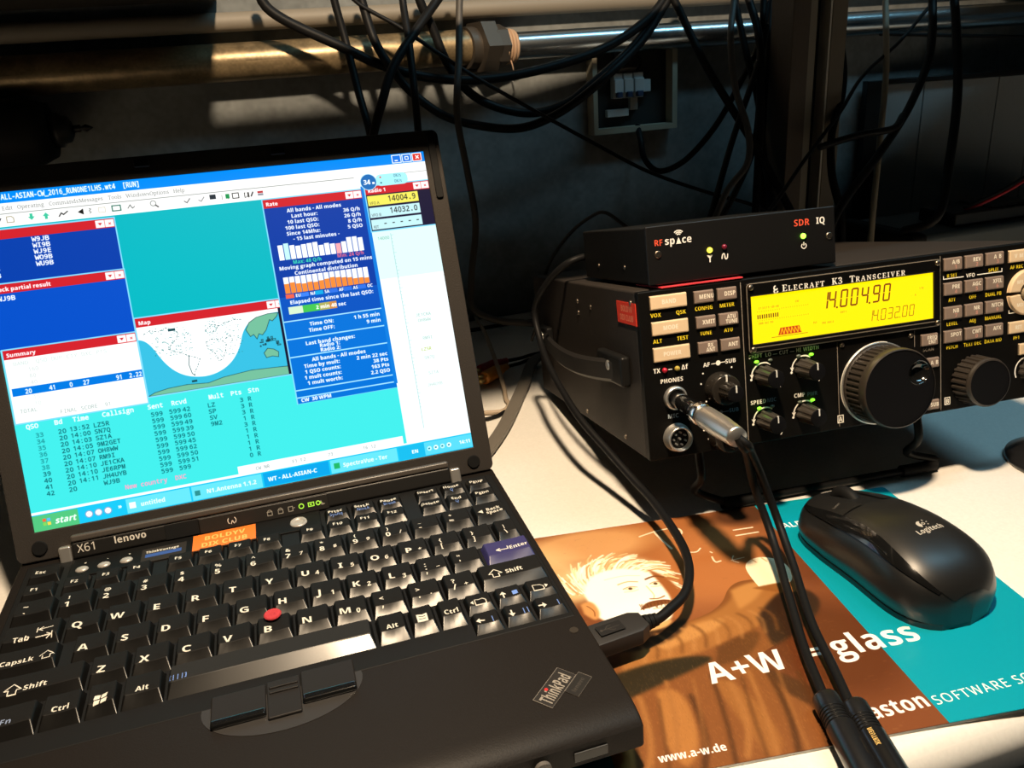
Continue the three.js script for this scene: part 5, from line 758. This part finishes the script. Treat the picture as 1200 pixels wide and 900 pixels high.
// ---------------------------------------------------------------- mouse
{
  const t = thing('computer_mouse', 'black wireless mouse with a glossy side strip lying on the turquoise part of the brochure', 'mouse', [449, 2.05, 138], 0.06);
  const LEN = 104, f0 = -52;                              // front at -z
  const front = [[0, 15], [.02, 21], [.06, 24.6], [.14, 27.6], [.3, 29.2], [.5, 29.2], [.7, 30.8], [1, 31.5]];
  const hwid = (s) => { for (let i = 1; i < front.length; i++) if (s <= front[i][0]) { const k = (s - front[i - 1][0]) / (front[i][0] - front[i - 1][0]); return front[i - 1][1] + (front[i][1] - front[i - 1][1]) * k; } return 31.5; };
  const round = (s, a, p) => (s <= a ? 1 : Math.pow(Math.max(0, 1 - Math.pow((s - a) / (1 - a), p)), 1 / p));
  const smooth = (fn) => (s) => { let a = 0; for (let i = -3; i <= 3; i++) a += fn(Math.min(1, Math.max(0, s + i * .012))); return a / 7; };
  const hs = smooth(hwid), hw = (s) => Math.max(.05, hs(s) * round(s, .72, 2.5));
  const top = (s) => 2 + Math.max(3, (10.5 + 24.5 * Math.pow(Math.sin(Math.PI * Math.min(.5, .13 + .60 * s)), 1.1)) * (.22 + .78 * round(s, .5, 2.3)));
  const surf = (s, k) => {                               // k in [-1,1] around the section, k=-1 left foot
    const a = k * Math.PI / 2, w = hw(s), H = Math.max(6, top(s)), e = .62;
    const X = Math.sign(Math.sin(a)) * Math.pow(Math.abs(Math.sin(a)), .78) * w * (1 - .13 * Math.pow(1 - Math.abs(k), 0) * 0), Y = Math.pow(Math.max(0, Math.cos(a)), e) * H;
    const pinch = 1 - .12 * Math.max(0, 1 - Y / 8);
    return [X * pinch, 2 + Y * (H - 2) / H, f0 + LEN * s];
  };
  const patch = (s0, s1, k0, k1, off, n = 40, m = 28) => {
    const P = [], I = []; for (let i = 0; i <= n; i++) for (let j = 0; j <= m; j++) { const s = s0 + (s1 - s0) * i / n, lo = typeof k0 === 'function' ? k0(s) : k0, hi = typeof k1 === 'function' ? k1(s) : k1, q = surf(s, lo + (hi - lo) * j / m); const c2 = [0, 12, q[2]], d = V(q).sub(V(c2)).normalize(); P.push(q[0] + d.x * off, q[1] + d.y * off, q[2]); }
    for (let i = 0; i < n; i++) for (let j = 0; j < m; j++) { const a = i * (m + 1) + j, b = a + 1, c2 = a + m + 1, d = c2 + 1; I.push(a, c2, b, b, c2, d); }
    const g = new THREE.BufferGeometry(); g.setAttribute('position', new THREE.Float32BufferAttribute(P, 3)); g.setIndex(I); g.computeVertexNormals(); return puv(g, (x, y, z) => [(x + 32) / 64, 1 - (z - f0) / LEN]);
  };
  const kl = (s) => -.50 - .10 * Math.sin(Math.PI * s), kl2 = (s) => kl(s) + .04 + .17 * Math.sin(Math.PI * Math.pow(s, .9));
  const dark = std(rgb(.012, .011, .011), .34), side = phys(rgb(.010, .010, .010), .36, { clearcoat: .3, clearcoatRoughness: .3 });
  const ends = (s, off) => { const n = 28, P = [], I = []; for (let j = 0; j <= n; j++) { const q = surf(s, -1 + 2 * j / n); P.push(q[0], q[1], q[2]); } P.push(0, 2, f0 + LEN * s); for (let j = 0; j < n; j++) s < .5 ? I.push(j, j + 1, n + 1) : I.push(j + 1, j, n + 1); const g = new THREE.BufferGeometry(); g.setAttribute('position', new THREE.Float32BufferAttribute(P, 3)); g.setIndex(I); g.computeVertexNormals(); return puv(g, () => [.5, .5]); };
  mesh('body', mergeGeometries([patch(0, 1, -1, 1, -.3, 90, 56), ends(0)]), side, t);
  const [c, x] = canvas(640, 1040, '#1b1a19'); x.fillStyle = '#b9b3a9'; x.save(); x.translate(345, 735); x.rotate(-.05); x.scale(.68, .68); x.font = 'bold 62px sans-serif'; x.textAlign = 'center'; x.fillText('Logitech', 0, 0); x.beginPath(); x.arc(-22, -86, 34, 1.9, 5.0); x.arc(-4, -92, 18, 4.6, 2.3, true); x.fill(); x.beginPath(); x.arc(2, -84, 11, 0, 7); x.lineWidth = 6; x.strokeStyle = '#b9b3a9'; x.stroke(); x.fillRect(20, -124, 8, 16); x.fillRect(34, -96, 16, 7); x.fillRect(26, -70, 12, 8); x.restore();
  x.fillStyle = '#7d776f'; x.font = '24px sans-serif'; x.save(); x.translate(150, 270); x.rotate(-.3); x.fillText('Laser', 0, 0); x.restore(); x.save(); x.translate(430, 250); x.fillText('2.4 GHz', 0, 0); x.restore();
  mesh('top_shell', patch(.36, .985, kl2, (s) => -kl(s) - .0, .5, 60, 32), std(0xffffff, .38, 0, { map: ctex(c) }), t);
  for (const [a, b] of [[(s) => kl2(s), () => -.1], [() => .1, (s) => -kl(s)]]) mesh('click_button', patch(0.005, .345, a, b, .5, 30, 18), std(0xffffff, .38, 0, { map: c.tex || (c.tex = ctex(c)) }), t);
  mesh('side_strip', patch(.02, .95, kl, kl2, .55, 50, 10), M.gloss, t);
  mesh('scroll_wheel', new THREE.TorusGeometry(8.6, 4.2, 14, 32).rotateY(Math.PI / 2).scale(.9, 1, 1).translate(0, 20.6, f0 + 18), M.rubber, t);
  mesh('base_rim', (() => { const s = new THREE.Shape(); for (let i = 0; i <= 40; i++) { const u = i / 40; s[i ? 'lineTo' : 'moveTo'](hw(u) * .9, -(f0 + LEN * u)); } for (let i = 40; i >= 0; i--) { const u = i / 40; s.lineTo(-hw(u) * .9, -(f0 + LEN * u)); } s.closePath(); return ext(s, 3.6, .5).rotateX(-Math.PI / 2).translate(0, 0, 0); })(), std(rgb(.015, .03, .034), .3), t);
}

renderer.render(scene, camera);
